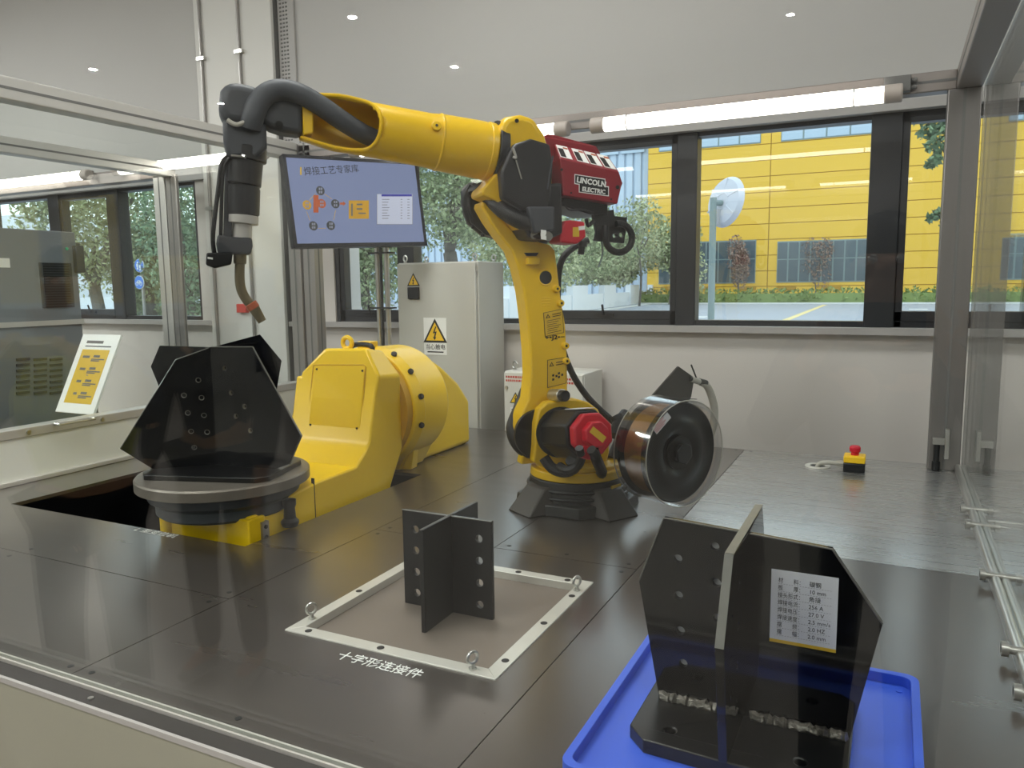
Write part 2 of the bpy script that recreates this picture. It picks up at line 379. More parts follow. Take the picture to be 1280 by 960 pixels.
pb.add([(PIT[0], PIT[2], -0.5), (PIT[1], PIT[2], -0.5), (PIT[1], PIT[3], -0.5), (PIT[0], PIT[3], -0.5)], [(0, 1, 2, 3)])
pb.build('pit_lining', 'pit', deck, smooth=False)
dk = MB().box(XL, PIT[0], YF, YB, FZ, -0.013).box(PIT[1], 3.2, YF, YB, FZ, -0.03).box(PIT[0], PIT[1], YF, PIT[2], FZ, -0.013).box(PIT[0], PIT[1], PIT[3], YB, FZ, -0.013)
dk.build('deck_base', 'pit', deck, smooth=False)
text('floor_lettering', '十字形连接件', 0.0345, dz(418, 822) + Vector((0, 0, 0.0005)), (1, 0, 0), (0, 1, 0), 'white', deck, sx=0.92)
text('floor_lettering', 'L 型变位机', 0.031, dz(166, 663) + Vector((0, 0, 0.0005)), (1, 0, 0), (0, 1, 0), 'white', deck, sx=1.15)

# =================================================================== ENCLOSURE (aluminium frame and glass)
enc = thing('safety_enclosure', 'aluminium framed glass enclosure standing around the yellow robot cell', 'enclosure', (-1.3, 2.1, FZ))
ZB0, ZB1 = 1.375, 1.455
def ext(x0, x1, y0, y1, z0, z1, axis, name='post', m='alu', par=None):
    """aluminium extrusion with a slot groove down each visible face"""
    o = B(x0, x1, y0, y1, z0, z1).build(name, m, par or enc, bevel=0.004)
    g = MB(); e = 0.0007
    if axis == 'z':
        xm, ym = (x0 + x1) / 2, (y0 + y1) / 2
        g.box(xm - .005, xm + .005, y0 - e, y0 + .002, z0, z1).box(x1 - .002, x1 + e, ym - .005, ym + .005, z0, z1).box(x0 - e, x0 + .002, ym - .005, ym + .005, z0, z1)
    elif axis == 'y':
        zm = (z0 + z1) / 2
        g.box(x1 - .002, x1 + e, y0, y1, zm - .005, zm + .005).box(x0 - e, x0 + .002, y0, y1, zm - .005, zm + .005)
    else:
        zm = (z0 + z1) / 2
        g.box(x0, x1, y0 - e, y0 + .002, zm - .005, zm + .005)
    g.build('groove', 'joint', o, smooth=False)
    return o
ext(XL - 0.05, XL + 0.03, YB - 0.10, YB - 0.02, 0, ZB1, 'z')                 # back left corner
ext(XL + 0.035, XL + 0.115, YB - 0.09, YB - 0.02, 0, ZB1, 'z')
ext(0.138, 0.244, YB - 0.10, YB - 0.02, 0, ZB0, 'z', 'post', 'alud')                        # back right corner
ext(XL - 0.04, XL + 0.04, 0.80, 0.88, 0, ZB1, 'z'); ext(0.165, 0.245, 0.80, 0.88, 0, ZB1, 'z')
ext(XL - 0.04, XL + 0.04, 0.88, YB - 0.10, ZB0, ZB1, 'y', 'top_beam', 'aluw')
ext(0.165, 0.245, 0.88, YB - 0.02, ZB0, ZB1, 'y', 'top_beam', 'rail')
ext(XL + 0.04, 0.165, YB - 0.09, YB - 0.02, ZB0, ZB1 - 0.01, 'x', 'top_beam', 'rail')
ext(XL + 0.04, 0.165, 0.80, 0.88, ZB0, ZB1, 'x', 'top_beam', 'aluw')
# left low wall
B(XL - 0.012, XL + 0.006, 0.88, YB - 0.10, 0.0, 0.17).build('kick_panel', 'kick', enc)
o = B(XL - 0.055, XL + 0.012, 0.88, YB - 0.10, 0.17, 0.205).build('ledge', 'aluw', enc, bevel=0.003)
for y in (1.3, 1.75, 2.05, 2.5, 2.9): MB().cyl((XL + 0.012, y, 0.187), (XL + 0.017, y, 0.187), 0.008, n=12).build('screw', 'steel', o)
B(XL - 0.02, XL + 0.02, 0.88, YB - 0.10, 0.0, 0.018).build('bottom_rail', 'aluw', enc, bevel=0.003)
MB().tube([(XL + .012, 1.85, .2), (XL + .04, 1.85, .2), (XL + .04, 2.0, .2), (XL + .012, 2.0, .2)], 0.005, sub=1).build('handle', 'steel', enc)
B(XL - 0.006, XL + 0.002, 0.88, YB - 0.10, 0.205, ZB0).build('glass_pane', 'pane', enc, smooth=False)
# front: low rail, glass, kick panel below
B(XL, XR, 0.846, 0.850, -0.01, 0.004).build('glass_channel', 'frame', enc); B(XL, XR, 0.834, 0.838, -0.01, 0.004).build('glass_channel', 'frame', enc)
o = B(XL, XR, 0.797, 0.832, -0.008, 0.0).build('front_rail', 'gusset', enc, bevel=0.002)
B(XL, XR, 0.790, 0.796, -0.008, 0.002).build('rail_lip', 'aluw', enc)
for x in (-2.4, -1.81, -1.22, -0.63): MB().cyl((x, 0.812, 0), (x, 0.812, 0.003), 0.005, n=12).build('screw', 'steel', o)
B(XL, XR, 0.792, 0.812, FZ, -0.0085).build('kick_panel', 'kickd', enc)
B(XL, XR, 0.8385, 0.8455, 0.0, ZB0).build('glass_pane', 'pane', enc, smooth=False)
# right: bottom rail, clamps, handle, glass, latch
o = MB().box(0.228, 0.262, 0.88, YB - 0.06, 0.0, 0.012).cyl((0.237, 0.88, 0.018), (0.237, YB - 0.08, 0.018), 0.010, n=14).cyl((0.256, 0.88, 0.018), (0.256, YB - 0.08, 0.018), 0.007, n=12).build('door_rail', 'steel', enc)
for y in (1.45, 1.62, 2.03, 2.45, 2.62): MB().cyl((0.205, y, 0.025), (0.30, y, 0.025), 0.008, n=12).cyl((0.205, y, .025), (0.217, y, .025), 0.014, n=12).build('clamp', 'steel', o)
MB().tube([(0.262, 2.48, .03), (0.36, 2.48, .03), (0.36, 2.62, .03), (0.262, 2.62, .03)], 0.006, sub=1).build('handle', 'steel', enc)
B(0.2465, 0.2535, 0.88, YB - 0.12, 0.02, ZB0).build('glass_pane', 'pane', enc, smooth=False)
lt = MB().box(0.190, 0.204, YB - 0.135, YB - 0.10, 0.05, 0.16).box(0.15, 0.19, YB - 0.125, YB - 0.10, 0.10, 0.125).build('latch', 'steel', enc, bevel=0.002)
MB().cyl((0.165, YB - 0.115, 0.002), (0.165, YB - 0.115, 0.10), 0.010, n=12).cyl((0.165, YB - 0.115, 0.002), (0.165, YB - 0.115, 0.035), 0.014, n=12).build('latch_bolt', 'black', lt)

# neighbouring cell's frame beyond the aisle on the left
nb = thing('neighbour_enclosure', 'pale aluminium frame of the next cell beyond the left glass', 'enclosure', (-4.0, 2.4, FZ))
ext(-4.04, -3.96, -1.0, 3.45, 1.385, 1.465, 'y', 'top_beam', 'aluw', nb)
xa = vy(201, 300, 3.45).x; xb = vy(232, 300, 3.45).x
ext(xa, xa + (xb - xa) * 0.45, 3.42, 3.445, FZ, 1.40, 'z', 'post', 'aluw', nb); ext(xa + (xb - xa) * 0.50, xa + (xb - xa) * .9, 3.42, 3.445, FZ, 1.40, 'z', 'post', 'alu', nb)
ext(-9.0, -4.04, 3.42, 3.50, 1.385, 1.46, 'x', 'top_beam', 'rail', nb)

# =================================================================== LAMPS
def tube_lamp(x0, x1, y, z, label, r=0.029):
    t = thing('tube_lamp', label, 'lamp', ((x0 + x1) / 2, y, z), 'tube lamps on the enclosure beams')
    MB().cyl((x0 + 0.06, y, z), (x1 - 0.06, y, z), r, n=20).build('tube', 'bulb', t)
    for a, b in ((x0, x0 + 0.062), (x1 - 0.062, x1)): MB().cyl((a, y, z), (b, y, z), r * 1.12, n=20).build('end_cap', 'lampcap', t, bevel=0.006)
    B(x0 + 0.02, x1 - 0.02, y + r * 0.9, y + r * 0.9 + 0.02, z - 0.012, z + 0.03).build('mounting_strip', 'rail', t)
    for a in (x0 + 0.16, x1 - 0.16): MB().torus((a, y, z), (1, 0, 0), r * 1.03, 0.003).build('clip', 'steel', t)
    return t
ly = YB - 0.145
tube_lamp(vy(739, 157, ly).x, vy(1129, 108, ly).x, ly, vy(930, 137, ly).z, 'long glowing tube lamp mounted over the yellow building window')
tube_lamp(-2.45, vy(711, 158, ly).x, ly, vy(930, 137, ly).z, 'glowing tube lamp half hidden behind the red feeder box')
y2 = 3.38
tube_lamp(vy(143, 215, y2).x, vy(143, 215, y2).x + 1.25, y2, vy(200, 207, y2).z, 'glowing tube lamp left of the hanging welding torch')
tube_lamp(vy(112, 220, y2).x - 1.5, vy(112, 220, y2).x, y2, vy(50, 225, y2).z, 'glowing tube lamp at the far left edge of the photo')
tube_lamp(-2.1, -0.75, 0.93, 1.478, 'tube lamp on the front beam, seen only mirrored in the windows')
tube_lamp(-0.62, 0.14, 0.93, 1.478, 'short tube lamp on the front beam beside the right post')
br = MB().box(vy(1105, 100, ly + .03).x, vy(1139, 100, ly + .03).x, ly + 0.025, ly + 0.055, vy(1125, 113, ly).z, vy(1125, 92, ly).z)
xk = vy(1139, 100, ly + .03).x
br.cyl((xk, ly + .04, vy(1139, 97, ly).z), (xk + .02, ly + .04, vy(1139, 97, ly).z), .008, n=10).cyl((xk, ly + .04, vy(1139, 106, ly).z), (xk + .02, ly + .04, vy(1139, 106, ly).z), .008, n=10)
tag(br.build('lamp_bracket', 'joint', bevel=0.003), 'dark end bracket at the right end of the long tube lamp', 'bracket')
for x, y in DOWNLIGHTS:
    t = thing('downlight', 'small round ceiling downlight of the hall behind the viewer, mirrored in the glass', 'lamp', (x, y, 2.99), 'hall downlights')
    MB().lathe([(.040, -.02), (.050, -.02), (.050, .01), (.040, .01), (.040, -.02)], (x, y, 2.99), (0, 0, 1), 24).build('trim_ring', 'aluw', t)
for i, (x, y) in enumerate(HALL_FILLS):  # added fixtures around the unseen fill lights
    t = thing('ceiling_fill', 'added flat rectangular fill light under the hall ceiling, out of the frame above the glass', 'lamp', (x, y, 2.99), 'added hall fill lights')
    B(x - 0.62, x + 0.62, y - 0.32, y + 0.32, 2.965, 2.999).build('housing', 'aluw', t)
    B(x - 0.58, x + 0.58, y - 0.28, y + 0.28, 2.960, 2.966).build('fill_diffuser', 'panel', t)

# =================================================================== ROBOT
RB = Vector((-0.9, 2.3, 0))
RH = Vector((-0.7, -0.714, 0)).normalized(); RA = Vector((-RH.y, RH.x, 0))     # heading of the arm, axis of the shoulder (towards the viewer)
def rf(u, w, z): return RB + RH * u + RA * w + Vector((0, 0, z))
def rp(px, py, w=0.0):
    q = pl(px, py, RB + RA * w, RA); return ((q - RB).dot(RH), q.z)
def rpx(px, py, w=0.0):
    u, z = rp(px, py, w); return rf(u, w, z)
def rpoly(pts, w): return [rp(x, y, w) for x, y in pts]
rob = thing('welding_robot', 'yellow six axis welding robot with red wire feeder and torch reaching left', 'robot', tuple(RB))
# base
base = MB(); BR = 0.150
base.cyl(rf(0, 0, 0.0), rf(0, 0, 0.035), 0.20, 0.195, n=8, ang=PI / 8).cyl(rf(0, 0, 0.03), rf(0, 0, 0.10), 0.160, 0.152, n=40)
bo = base.build('base', 'iron', rob, bevel=0.004)
MB().torus(rf(0, 0, 0.072), (0, 0, 1), 0.158, 0.006, n=40).torus(rf(0, 0, 0.05), (0, 0, 1), 0.163, 0.005, n=40).build('seal_ring', 'black', bo)
for k in range(4):
    an = PI / 4 + k * PI / 2 + 0.25
    d = Vector((math.cos(an), math.sin(an), 0)); s = Vector((-d.y, d.x, 0)); up = Vector((0, 0, 1))
    f = MB(); c = RB
    f.hexa([c + d * .12 - s * .075, c + d * .232 - s * .06, c + d * .232 + s * .06, c + d * .12 + s * .075],
           [c + d * .13 - s * .06 + up * .085, c + d * .165 - s * .045 + up * .08, c + d * .165 + s * .045 + up * .08, c + d * .13 + s * .06 + up * .085])
    f.build('foot', 'gusset', rob, bevel=0.006)
MB().cyl(rf(0, 0, 0.10), rf(0, 0, 0.128), 0.152, 0.150, n=40).cyl(rf(0, 0, 0.128), rf(0, 0, 0.142), 0.135, 0.130, n=40).build('swivel_ring', 'yellow', rob, bevel=0.004)
st = MB()
q = dz(778, 611, 0.08)
dirn = (q - RB); dirn.z = 0; dirn.normalize(); sd = Vector((-dirn.y, dirn.x, 0)); c = RB + dirn * 0.160 + Vector((0, 0, .08))
st.hexa([c - sd * .022 - Vector((0, 0, .008)), c + sd * .022 - Vector((0, 0, .008)), c + sd * .022 + Vector((0, 0, .008)), c - sd * .022 + Vector((0, 0, .008))],
        [c - sd * .022 - Vector((0, 0, .008)) + dirn * .004, c + sd * .022 - Vector((0, 0, .008)) + dirn * .004, c + sd * .022 + Vector((0, 0, .008)) + dirn * .004, c - sd * .022 + Vector((0, 0, .008)) + dirn * .004])
st.build('base_sticker', 'dullyel', bo, smooth=False)
# turret bracket round the shoulder
w0, w1 = 0.015, 0.055
tur = [(684, 503), (674, 512), (670, 530), (669, 558), (667, 578), (682, 586), (702, 592), (735, 590), (757, 585), (762, 566), (762, 545), (756, 528), (748, 512), (736, 503), (722, 499), (712, 498)]
to = MB().prism(rpoly(tur, w1), rf, w0, w1).build('turret', 'yellow', rob, bevel=0.006)
u0, z0 = rp(700, 540, w1)
ro = [(700, 505), (684, 528), (681, 552), (690, 572), (706, 580), (716, 505), (722, 512)]
MB().cyl(rf(u0, w1 - 0.002, z0), rf(u0, w1 + 0.006, z0), 0.080, n=32).build('motor_flange', 'iron', to)
MB().prism([(u0 - .13, .135), (u0 + .10, .135), (u0 + .085, z0 - .05), (u0 - .10, z0 - .05)], rf, -0.075, -0.03).build('turret_cheek', 'yellow', rob, bevel=0.006)
MB().box(0, 0, 0, 0, 0, 0)
# shoulder motor
MS, ME = rpx(703, 541, .055), rpx(742, 543, .265); mx_ = (ME - MS).normalized()
mup = (Vector((0, 0, 1)) - mx_ * mx_.z).normalized(); mrt = mx_.cross(mup)
def octo(p0, p1, r0, r1=None):
    r1 = r1 or r0; m = MB(); vs = []
    for p, r in ((p0, r0), (p1, r1)):
        for k in range(8): t = PI / 8 + k * PI / 4; vs.append(p + mrt * (r * math.cos(t)) + mup * (r * math.sin(t)))
    return m.add(vs, [(i, (i + 1) % 8, 8 + (i + 1) % 8, 8 + i) for i in range(8)] + [tuple(range(7, -1, -1)), tuple(range(8, 16))])
mo = octo(MS, MS + (ME - MS) * .84, .080, .077).build('shoulder_motor', 'black', rob, bevel=0.006)
octo(MS + (ME - MS) * .84, ME, .066).build('motor_cap', 'red', mo, bevel=0.006)
octo(ME, ME + mx_ * .026, .042, .039).build('encoder_cover', 'red', mo, bevel=0.004)
MB().hexa([ME - mx_ * .03 + mrt * .02 - mup * .072, ME - mx_ * .03 + mrt * .045 - mup * .06, ME - mx_ * .03 + mrt * .045 - mup * .03, ME - mx_ * .03 + mrt * .02 - mup * .03], [ME + mx_ * .012 + mrt * .02 - mup * .072, ME + mx_ * .012 + mrt * .045 - mup * .06, ME + mx_ * .012 + mrt * .045 - mup * .03, ME + mx_ * .012 + mrt * .02 - mup * .03]).build('connector', 'red', mo, bevel=.003)
cc = ME + mx_ * .0265; a1 = (mrt * .72 - mup * .62).normalized() if mrt.dot(RH) < 0 else (-mrt * .72 - mup * .62).normalized(); a2 = mx_.cross(a1)
lm = MB().hexa([cc - a1 * .026 - a2 * .010, cc + a1 * .026 - a2 * .010, cc + a1 * .026 + a2 * .010, cc - a1 * .026 + a2 * .010], [p + mx_ * .001 for p in (cc - a1 * .026 - a2 * .010, cc + a1 * .026 - a2 * .010, cc + a1 * .026 + a2 * .010, cc - a1 * .026 + a2 * .010)])
lm.build('motor_label', 'dullyel', mo, smooth=False)
tp = MS + mup * (.078 * math.cos(PI / 8) + .002)
MB().hexa([tp + mx_ * .09 - mrt * .028, tp + mx_ * .175 - mrt * .028, tp + mx_ * .175 + mrt * .028, tp + mx_ * .09 + mrt * .028], [p + mup * .002 for p in (tp + mx_ * .09 - mrt * .028, tp + mx_ * .175 - mrt * .028, tp + mx_ * .175 + mrt * .028, tp + mx_ * .09 + mrt * .028)]).build('motor_top_label', 'white', mo, smooth=False)
MB().tube([rpx(713, 575, .2), rpx(718, 585, .18), rpx(705, 590, .15), rpx(690, 585, .12), rpx(680, 572, .1)], .017, n=10).tube([rpx(728, 568, .24), rpx(722, 582, .22), rpx(710, 588, .2), rpx(700, 583, .15)], .014, n=10).tube([rpx(741, 562, .27), rpx(746, 575, .25), rpx(752, 590, .16), rpx(748, 594, .1)], .017, n=10).build('motor_cable', 'rubber', rob)
MB().cyl(rpx(739, 562, .31), rpx(745, 570, .30), .014, n=12).cyl(rpx(724, 560, .30), rpx(726, 568, .29), .012, n=12).build('plug', 'black', rob)
# lower link with its pivot disc
wl0, wl1 = -0.085, 0.0
lk = [(612, 257), (603, 251), (602, 258), (612, 276), (626, 296), (640, 313), (648, 335), (655, 365), (660, 405), (663, 440), (664, 470), (661, 500), (653, 517), (649, 536), (651, 555), (658, 569), (670, 575), (686, 570), (698, 556), (703, 540), (708, 520), (710, 480), (709, 440), (707, 405), (701, 370), (697, 335), (694, 313), (688, 306), (672, 302), (664, 288), (660, 268), (653, 268), (655, 290), (648, 297), (632, 278)]
lo = holed(rpoly(lk, wl1), [], rf, wl0, wl1).build('lower_arm', 'yellow', rob, bevel=0.006)
uc, zc = rp(671, 542, wl1)
MB().cyl(rf(uc, 0.0, zc), rf(uc, 0.016, zc), 0.078, n=36).build('shoulder_seal', 'black', rob)
uc2, zc2 = rp(682, 347, wl1)
MB().cyl(rf(uc2, -0.004, zc2), rf(uc2, 0.001, zc2), 0.022, n=28).build('port_cover', 'ink', lo); MB().torus(rf(uc2, 0.0, zc2), RA, 0.023, 0.003).build('port_rim', 'yellow', lo)
for x, y in ((695, 361), (700, 379), (706, 432), (707, 451)):
    u, z = rp(x, y, wl1); b = MB().cyl(rf(u, -0.005, z), rf(u, 0.014, z), 0.0125, 0.010, n=20).build('boss', 'yellow', lo, bevel=0.002)
    MB().cyl(rf(u, 0.0135, z), rf(u, 0.0145, z), 0.004, n=10).build('bolt', 'ink', b)
def sticker(q4, w, body=None):
    """warning sticker: black border, yellow field, warning triangle and print lines"""
    P = rpoly(q4, w); A, Bq, Cq, Dq = [Vector((p[0], p[1])) for p in P]
    def at(s, t): p = (A * (1 - s) + Bq * s) * (1 - t) + (Dq * (1 - s) + Cq * s) * t; return (p.x, p.y)
    o = MB().prism([at(0, 0), at(1, 0), at(1, 1), at(0, 1)], rf, w, w + .0008).build('warning_sticker', 'ink', lo, smooth=False)
    MB().prism([at(.03, .02), at(.97, .02), at(.97, .98), at(.03, .98)], rf, w + .0008, w + .0014).build('sticker_field', 'dullyel', o, smooth=False)
    m = MB(); m.prism([at(.1, .25), at(.34, .25), at(.22, .09)], rf, w + .0014, w + .002)
    for k in range(2): m.prism([at(.45, .13 + k * .09), at(.9, .13 + k * .09), at(.9, .16 + k * .09), at(.45, .16 + k * .09)], rf, w + .0014, w + .002)
    n = 7 if body == 'lines' else 0
    for k in range(n):
        t = .36 + k * .085; e = .85 - .1 * (k % 3); m.prism([at(.15, t), at(e, t), at(e, t + .02), at(.15, t + .02)], rf, w + .0014, w + .002)
    if not n:
        for s, t in ((.25, .55), (.25, .7), (.42, .6), (.55, .52), (.55, .66), (.72, .6)): m.prism([at(s, t), at(s + .1, t), at(s + .1, t + .08), at(s, t + .08)], rf, w + .0014, w + .002)
    m.build('sticker_print', 'ink', o, smooth=False)
    MB().prism([at(.17, .225), at(.27, .225), at(.22, .14)], rf, w + .002, w + .0024).build('sticker_mark', 'dullyel', o, smooth=False)
sticker([(679, 391), (703, 386), (705, 416), (681, 421)], wl1 + .0003, 'lines')
sticker([(684, 450), (708, 446), (708, 479), (684, 485)], wl1 + .0003)
p0 = rpx(681, 424.5, .001)
text('axis_lettering', '+•J2•−', 0.019, p0, RH * -1, (0, 0, 1), 'ink', lo, bold=.0004, sx=1.35)
for k in range(4):
    a = rpx(677, 372 + k * 3.4, wl1); MB().tube([a, a - RH * 0.03], 0.0012, n=6, sub=1).build('cast_rib', 'yellow', lo)
MB().prism(rpoly([(657, 322), (672, 322), (672, 331), (657, 331)], 0.0), rf, -0.01, 0.02).build('cast_lug', 'yellow', lo, bevel=0.003)
MB().prism(rpoly([(655, 316), (673, 316), (670, 320), (658, 320)], 0.0), rf, -0.01, 0.004).build('stop_slot', 'ink', lo)
# shiny cylinder over the shoulder
MB().cyl(rpx(690, 494, .02), rpx(703, 494, .08), .020, n=20).build('stop_cylinder', 'steel', rob, bevel=0.003)
MB().cyl(rpx(700, 494, .07), rpx(707, 495, .10), .017, n=20).build('stop_cap', 'black', rob)
# hoses
MB().tube([rpx(668, 470, -.12), rpx(659, 490, -.11), rpx(650, 512, -.10), rpx(643, 535, -.08), rpx(648, 553, -.06), rpx(660, 562, -.04), rpx(675, 563, -.02)], [.020, .026, .024, .028, .026, .028, .026], n=12).build('hose', 'rubber', rob)
MB().tube([rpx(735, 300, -.12), rpx(712, 313, -.12), rpx(700, 332, -.12), rpx(697, 370, -.13), rpx(700, 420, -.13), rpx(712, 460, -.13), rpx(735, 497, -.12), rpx(770, 530, -.1)], .011, n=10).build('hose', 'rubber', rob)
MB().tube([rpx(770, 520, -.05), rpx(779, 540, -.02), rpx(774, 558, .0), rpx(766, 575, .02)], [.022, .026, .024, .026], n=12).tube([rpx(781, 517, -.07), rpx(772, 530, -.03), rpx(768, 545, .0)], .018, n=10).build('hose_bundle', 'rubber', rob)
# elbow housing
hs = [(625, 157), (634, 145), (652, 142), (668, 147), (682, 168), (692, 200), (692, 285), (662, 300), (642, 272), (631, 235), (628, 216)]
ho = MB().prism(rpoly(hs, 0.08), rf, -0.10, 0.08).build('elbow_housing', 'yellow', rob, bevel=0.018, seg=3)
MB().prism(rpoly([(629, 222), (622, 214), (612, 226), (603, 236), (603, 243), (620, 250), (640, 272), (642, 255)], 0.06), rf, -0.06, 0.06).build('elbow_neck', 'yellow', rob, bevel=0.006)
cv = [(629, 248), (626, 215), (636, 192), (645, 179), (664, 173), (688, 180), (692, 205), (688, 264), (652, 262)]
co = MB().prism(rpoly(cv, 0.115), rf, 0.075, 0.115).build('elbow_cover', 'black', rob, bevel=0.008)
cq = rpx(640, 186, .118)
MB().tube([rpx(641, 185, .12), rpx(645, 197, .122), rpx(641, 196, .12)], .004, n=8).tube([rpx(645, 200, .118), rpx(652, 224, .118)], .0022, n=6, sub=1).build('cable_clip', 'steel', co)
MB().tube([rpx(691, 195, .117), rpx(684, 236, .117)], .0025, n=6, sub=1).build('cover_seam', 'cable', co)
MB().cyl(rpx(646, 151, .085), rpx(646, 151, .088), .006, n=12).build('bolt', 'ink', ho)
# motor block below the cover
MB().prism(rpoly([(652, 232), (703, 228), (704, 292), (684, 300), (662, 298), (652, 280)], 0.10), rf, -0.04, 0.10).build('wrist_motor_block', 'black', rob, bevel=0.008)
MB().prism(rpoly([(660, 258), (694, 258), (694, 288), (668, 292)], 0.13), rf, 0.10, 0.13).build('junction_box', 'dark', rob, bevel=0.006)
lf = MB().prism(rpoly([(582, 236), (590, 226), (612, 236), (640, 262), (690, 292), (688, 304), (640, 303), (608, 293), (590, 278), (584, 258)], -0.10), rf, -0.17, -0.10).build('cable_guard', 'black', rob, bevel=0.01)
MB().tube([rpx(600, 236, -.06), rpx(612, 246, -.02), rpx(630, 262, .05), rpx(655, 277, .09), rpx(688, 280, .10)], [.024, .026, .028, .026, .024], n=12).tube([rpx(592, 232, -.1), rpx(585, 248, -.12), rpx(588, 272, -.13), rpx(606, 290, -.13)], .018, n=10).tube([rpx(590, 240, -.08), rpx(600, 238, -.05), rpx(618, 252, -.02)], .016, n=10).build('cable_bundle', 'rubber', rob)
for x, y in ((591, 283), (603, 293), (622, 302), (634, 306)): MB().cyl(rpx(x, y - 4, -.12), rpx(x, y + 3, -.12), .006, n=8).build('guard_bolt', 'ink', lf)
MB().cyl(rpx(660, 290, .06), rpx(668, 294, .1), .012, n=14).cyl(rpx(680, 292, .10), rpx(686, 296, .13), .013, n=14).build('pivot_pin', 'steel', rob)
MB().hexa([rpx(676, 287, .131), rpx(683, 288, .131), rpx(683, 300, .131), rpx(676, 299, .131)], [rpx(676, 287, .132), rpx(683, 288, .132), rpx(683, 300, .132), rpx(676, 299, .132)]).build('cable_tag', 'white', rob, smooth=False)
# wire feeder (red box)
WF = 0.10
body = [(689, 183), (773, 214), (780, 228), (771, 256), (704, 243), (690, 238)]
fd = MB().prism(rpoly([(680, 170), (742, 182), (762, 213), (762, 252), (706, 245), (690, 240)], 0.02), rf, -0.10, 0.02).build('wire_feeder', 'feeder', rob, bevel=0.004)
# near face and sloped lid
nf = [rp(x, y, WF) for x, y in ((700, 198), (774, 215), (778, 228), (772, 255), (704, 244))]
MB().prism(nf, rf, 0.0, WF).build('feeder_door', 'feeder', fd, bevel=0.003)
lid_n = [rpx(700, 198, WF), rpx(774, 215, WF)]; lid_f = [rpx(693, 180, 0.02), rpx(760, 195, 0.02)]
lh = MB(); lh.hexa([lid_n[0], lid_n[1], lid_f[1], lid_f[0]], [rpx(703, 214, WF - .002), rpx(774, 230, WF - .002), rpx(760, 215, 0.02), rpx(693, 200, 0.02)]); lh.build('feeder_lid', 'feeder', fd, bevel=0.002)
nrm = (lid_n[1] - lid_n[0]).cross(lid_f[0] - lid_n[0]).normalized()
if nrm.z < 0: nrm = -nrm
def lidp(s, t, h): return (lid_n[0] * (1 - s) + lid_n[1] * s) * (1 - t) + (lid_f[0] * (1 - s) + lid_f[1] * s) * t + nrm * h
def lidq(s0, s1, t0, t1, h0, h1): return MB().hexa([lidp(s0, t0, h0), lidp(s1, t0, h0), lidp(s1, t1, h0), lidp(s0, t1, h0)], [lidp(s0, t0, h1), lidp(s1, t0, h1), lidp(s1, t1, h1), lidp(s0, t1, h1)])
for s in (.02, .30, .53, .77):
    lb = lidq(s, s + .20, .10, .95, .0005, .0015).build('lid_label', 'white', fd, smooth=False)
    lidq(s + .01, s + .10, .14, .72, .0015, .0022).build('label_print', 'ink', lb, smooth=False)
    lidq(s + .11, s + .19, .75, .85, .0015, .0022).build('label_print', 'orange', lb, smooth=False)
MB().prism(rpoly([(681, 169), (690, 170), (742, 184), (748, 194), (692, 180)], -.02), rf, -0.09, 0.0).build('feeder_top', 'feeder', fd, bevel=0.003)
MB().prism(rpoly([(705, 245), (760, 256), (760, 268), (738, 268), (700, 256)], 0.06), rf, -0.08, 0.06).build('feeder_plate', 'black', fd, bevel=0.003)
MB().prism(rpoly([(771, 219), (780, 228), (775, 240), (770, 246)], .09), rf, 0.03, 0.085).build('feeder_end', 'feeder', fd, bevel=0.003)
MB().cyl(rpx(772, 234, WF + .001), rpx(772, 234, WF + .003), .006, n=12).cyl(rpx(702, 212, WF), rpx(702, 212, WF + .003), .004, n=10).cyl(rpx(714, 241, WF), rpx(714, 241, WF + .003), .003, n=10).cyl(rpx(764, 249, WF), rpx(764, 249, WF + .003), .003, n=10).build('door_screw', 'ink', fd)
# lettering on the door: two stepped framed lines
q0 = rpx(720, 228.5, WF + .0012); q1 = rpx(755, 234.6, WF + .0012); tx = (q1 - q0).normalized()
def box_on_door(a, bq, c, d, w, m): return MB().prism(rpoly([a, bq, c, d], w), rf, w, w + .0008).build('logo_frame', m, fd, smooth=False)
box_on_door((718, 217.5), (756.5, 223.5), (756.5, 236.0), (718, 230), WF + .0002, 'white')
box_on_door((723.5, 229), (761, 233), (761, 245.5), (723.5, 240.5), WF + .0002, 'white')
box_on_door((719, 218.7), (755.7, 224.5), (755.7, 235.0), (719, 229), WF + .0009, 'ink')
box_on_door((724.5, 230), (760, 234.2), (760, 244.2), (724.5, 239.6), WF + .0009, 'ink')
text('logo_lettering', 'LINCOLN', 0.0225, rpx(720.5, 227.6, WF + .002), tx, (0, 0, 1), 'white', fd, bold=.0008, sx=1.0)
text('logo_lettering', 'ELECTRIC', 0.0175, rpx(727.5, 238.6, WF + .002), (rpx(759, 243.3, WF) - rpx(727.5, 239.0, WF)), (0, 0, 1), 'white', fd, bold=.0006, sx=1.0)
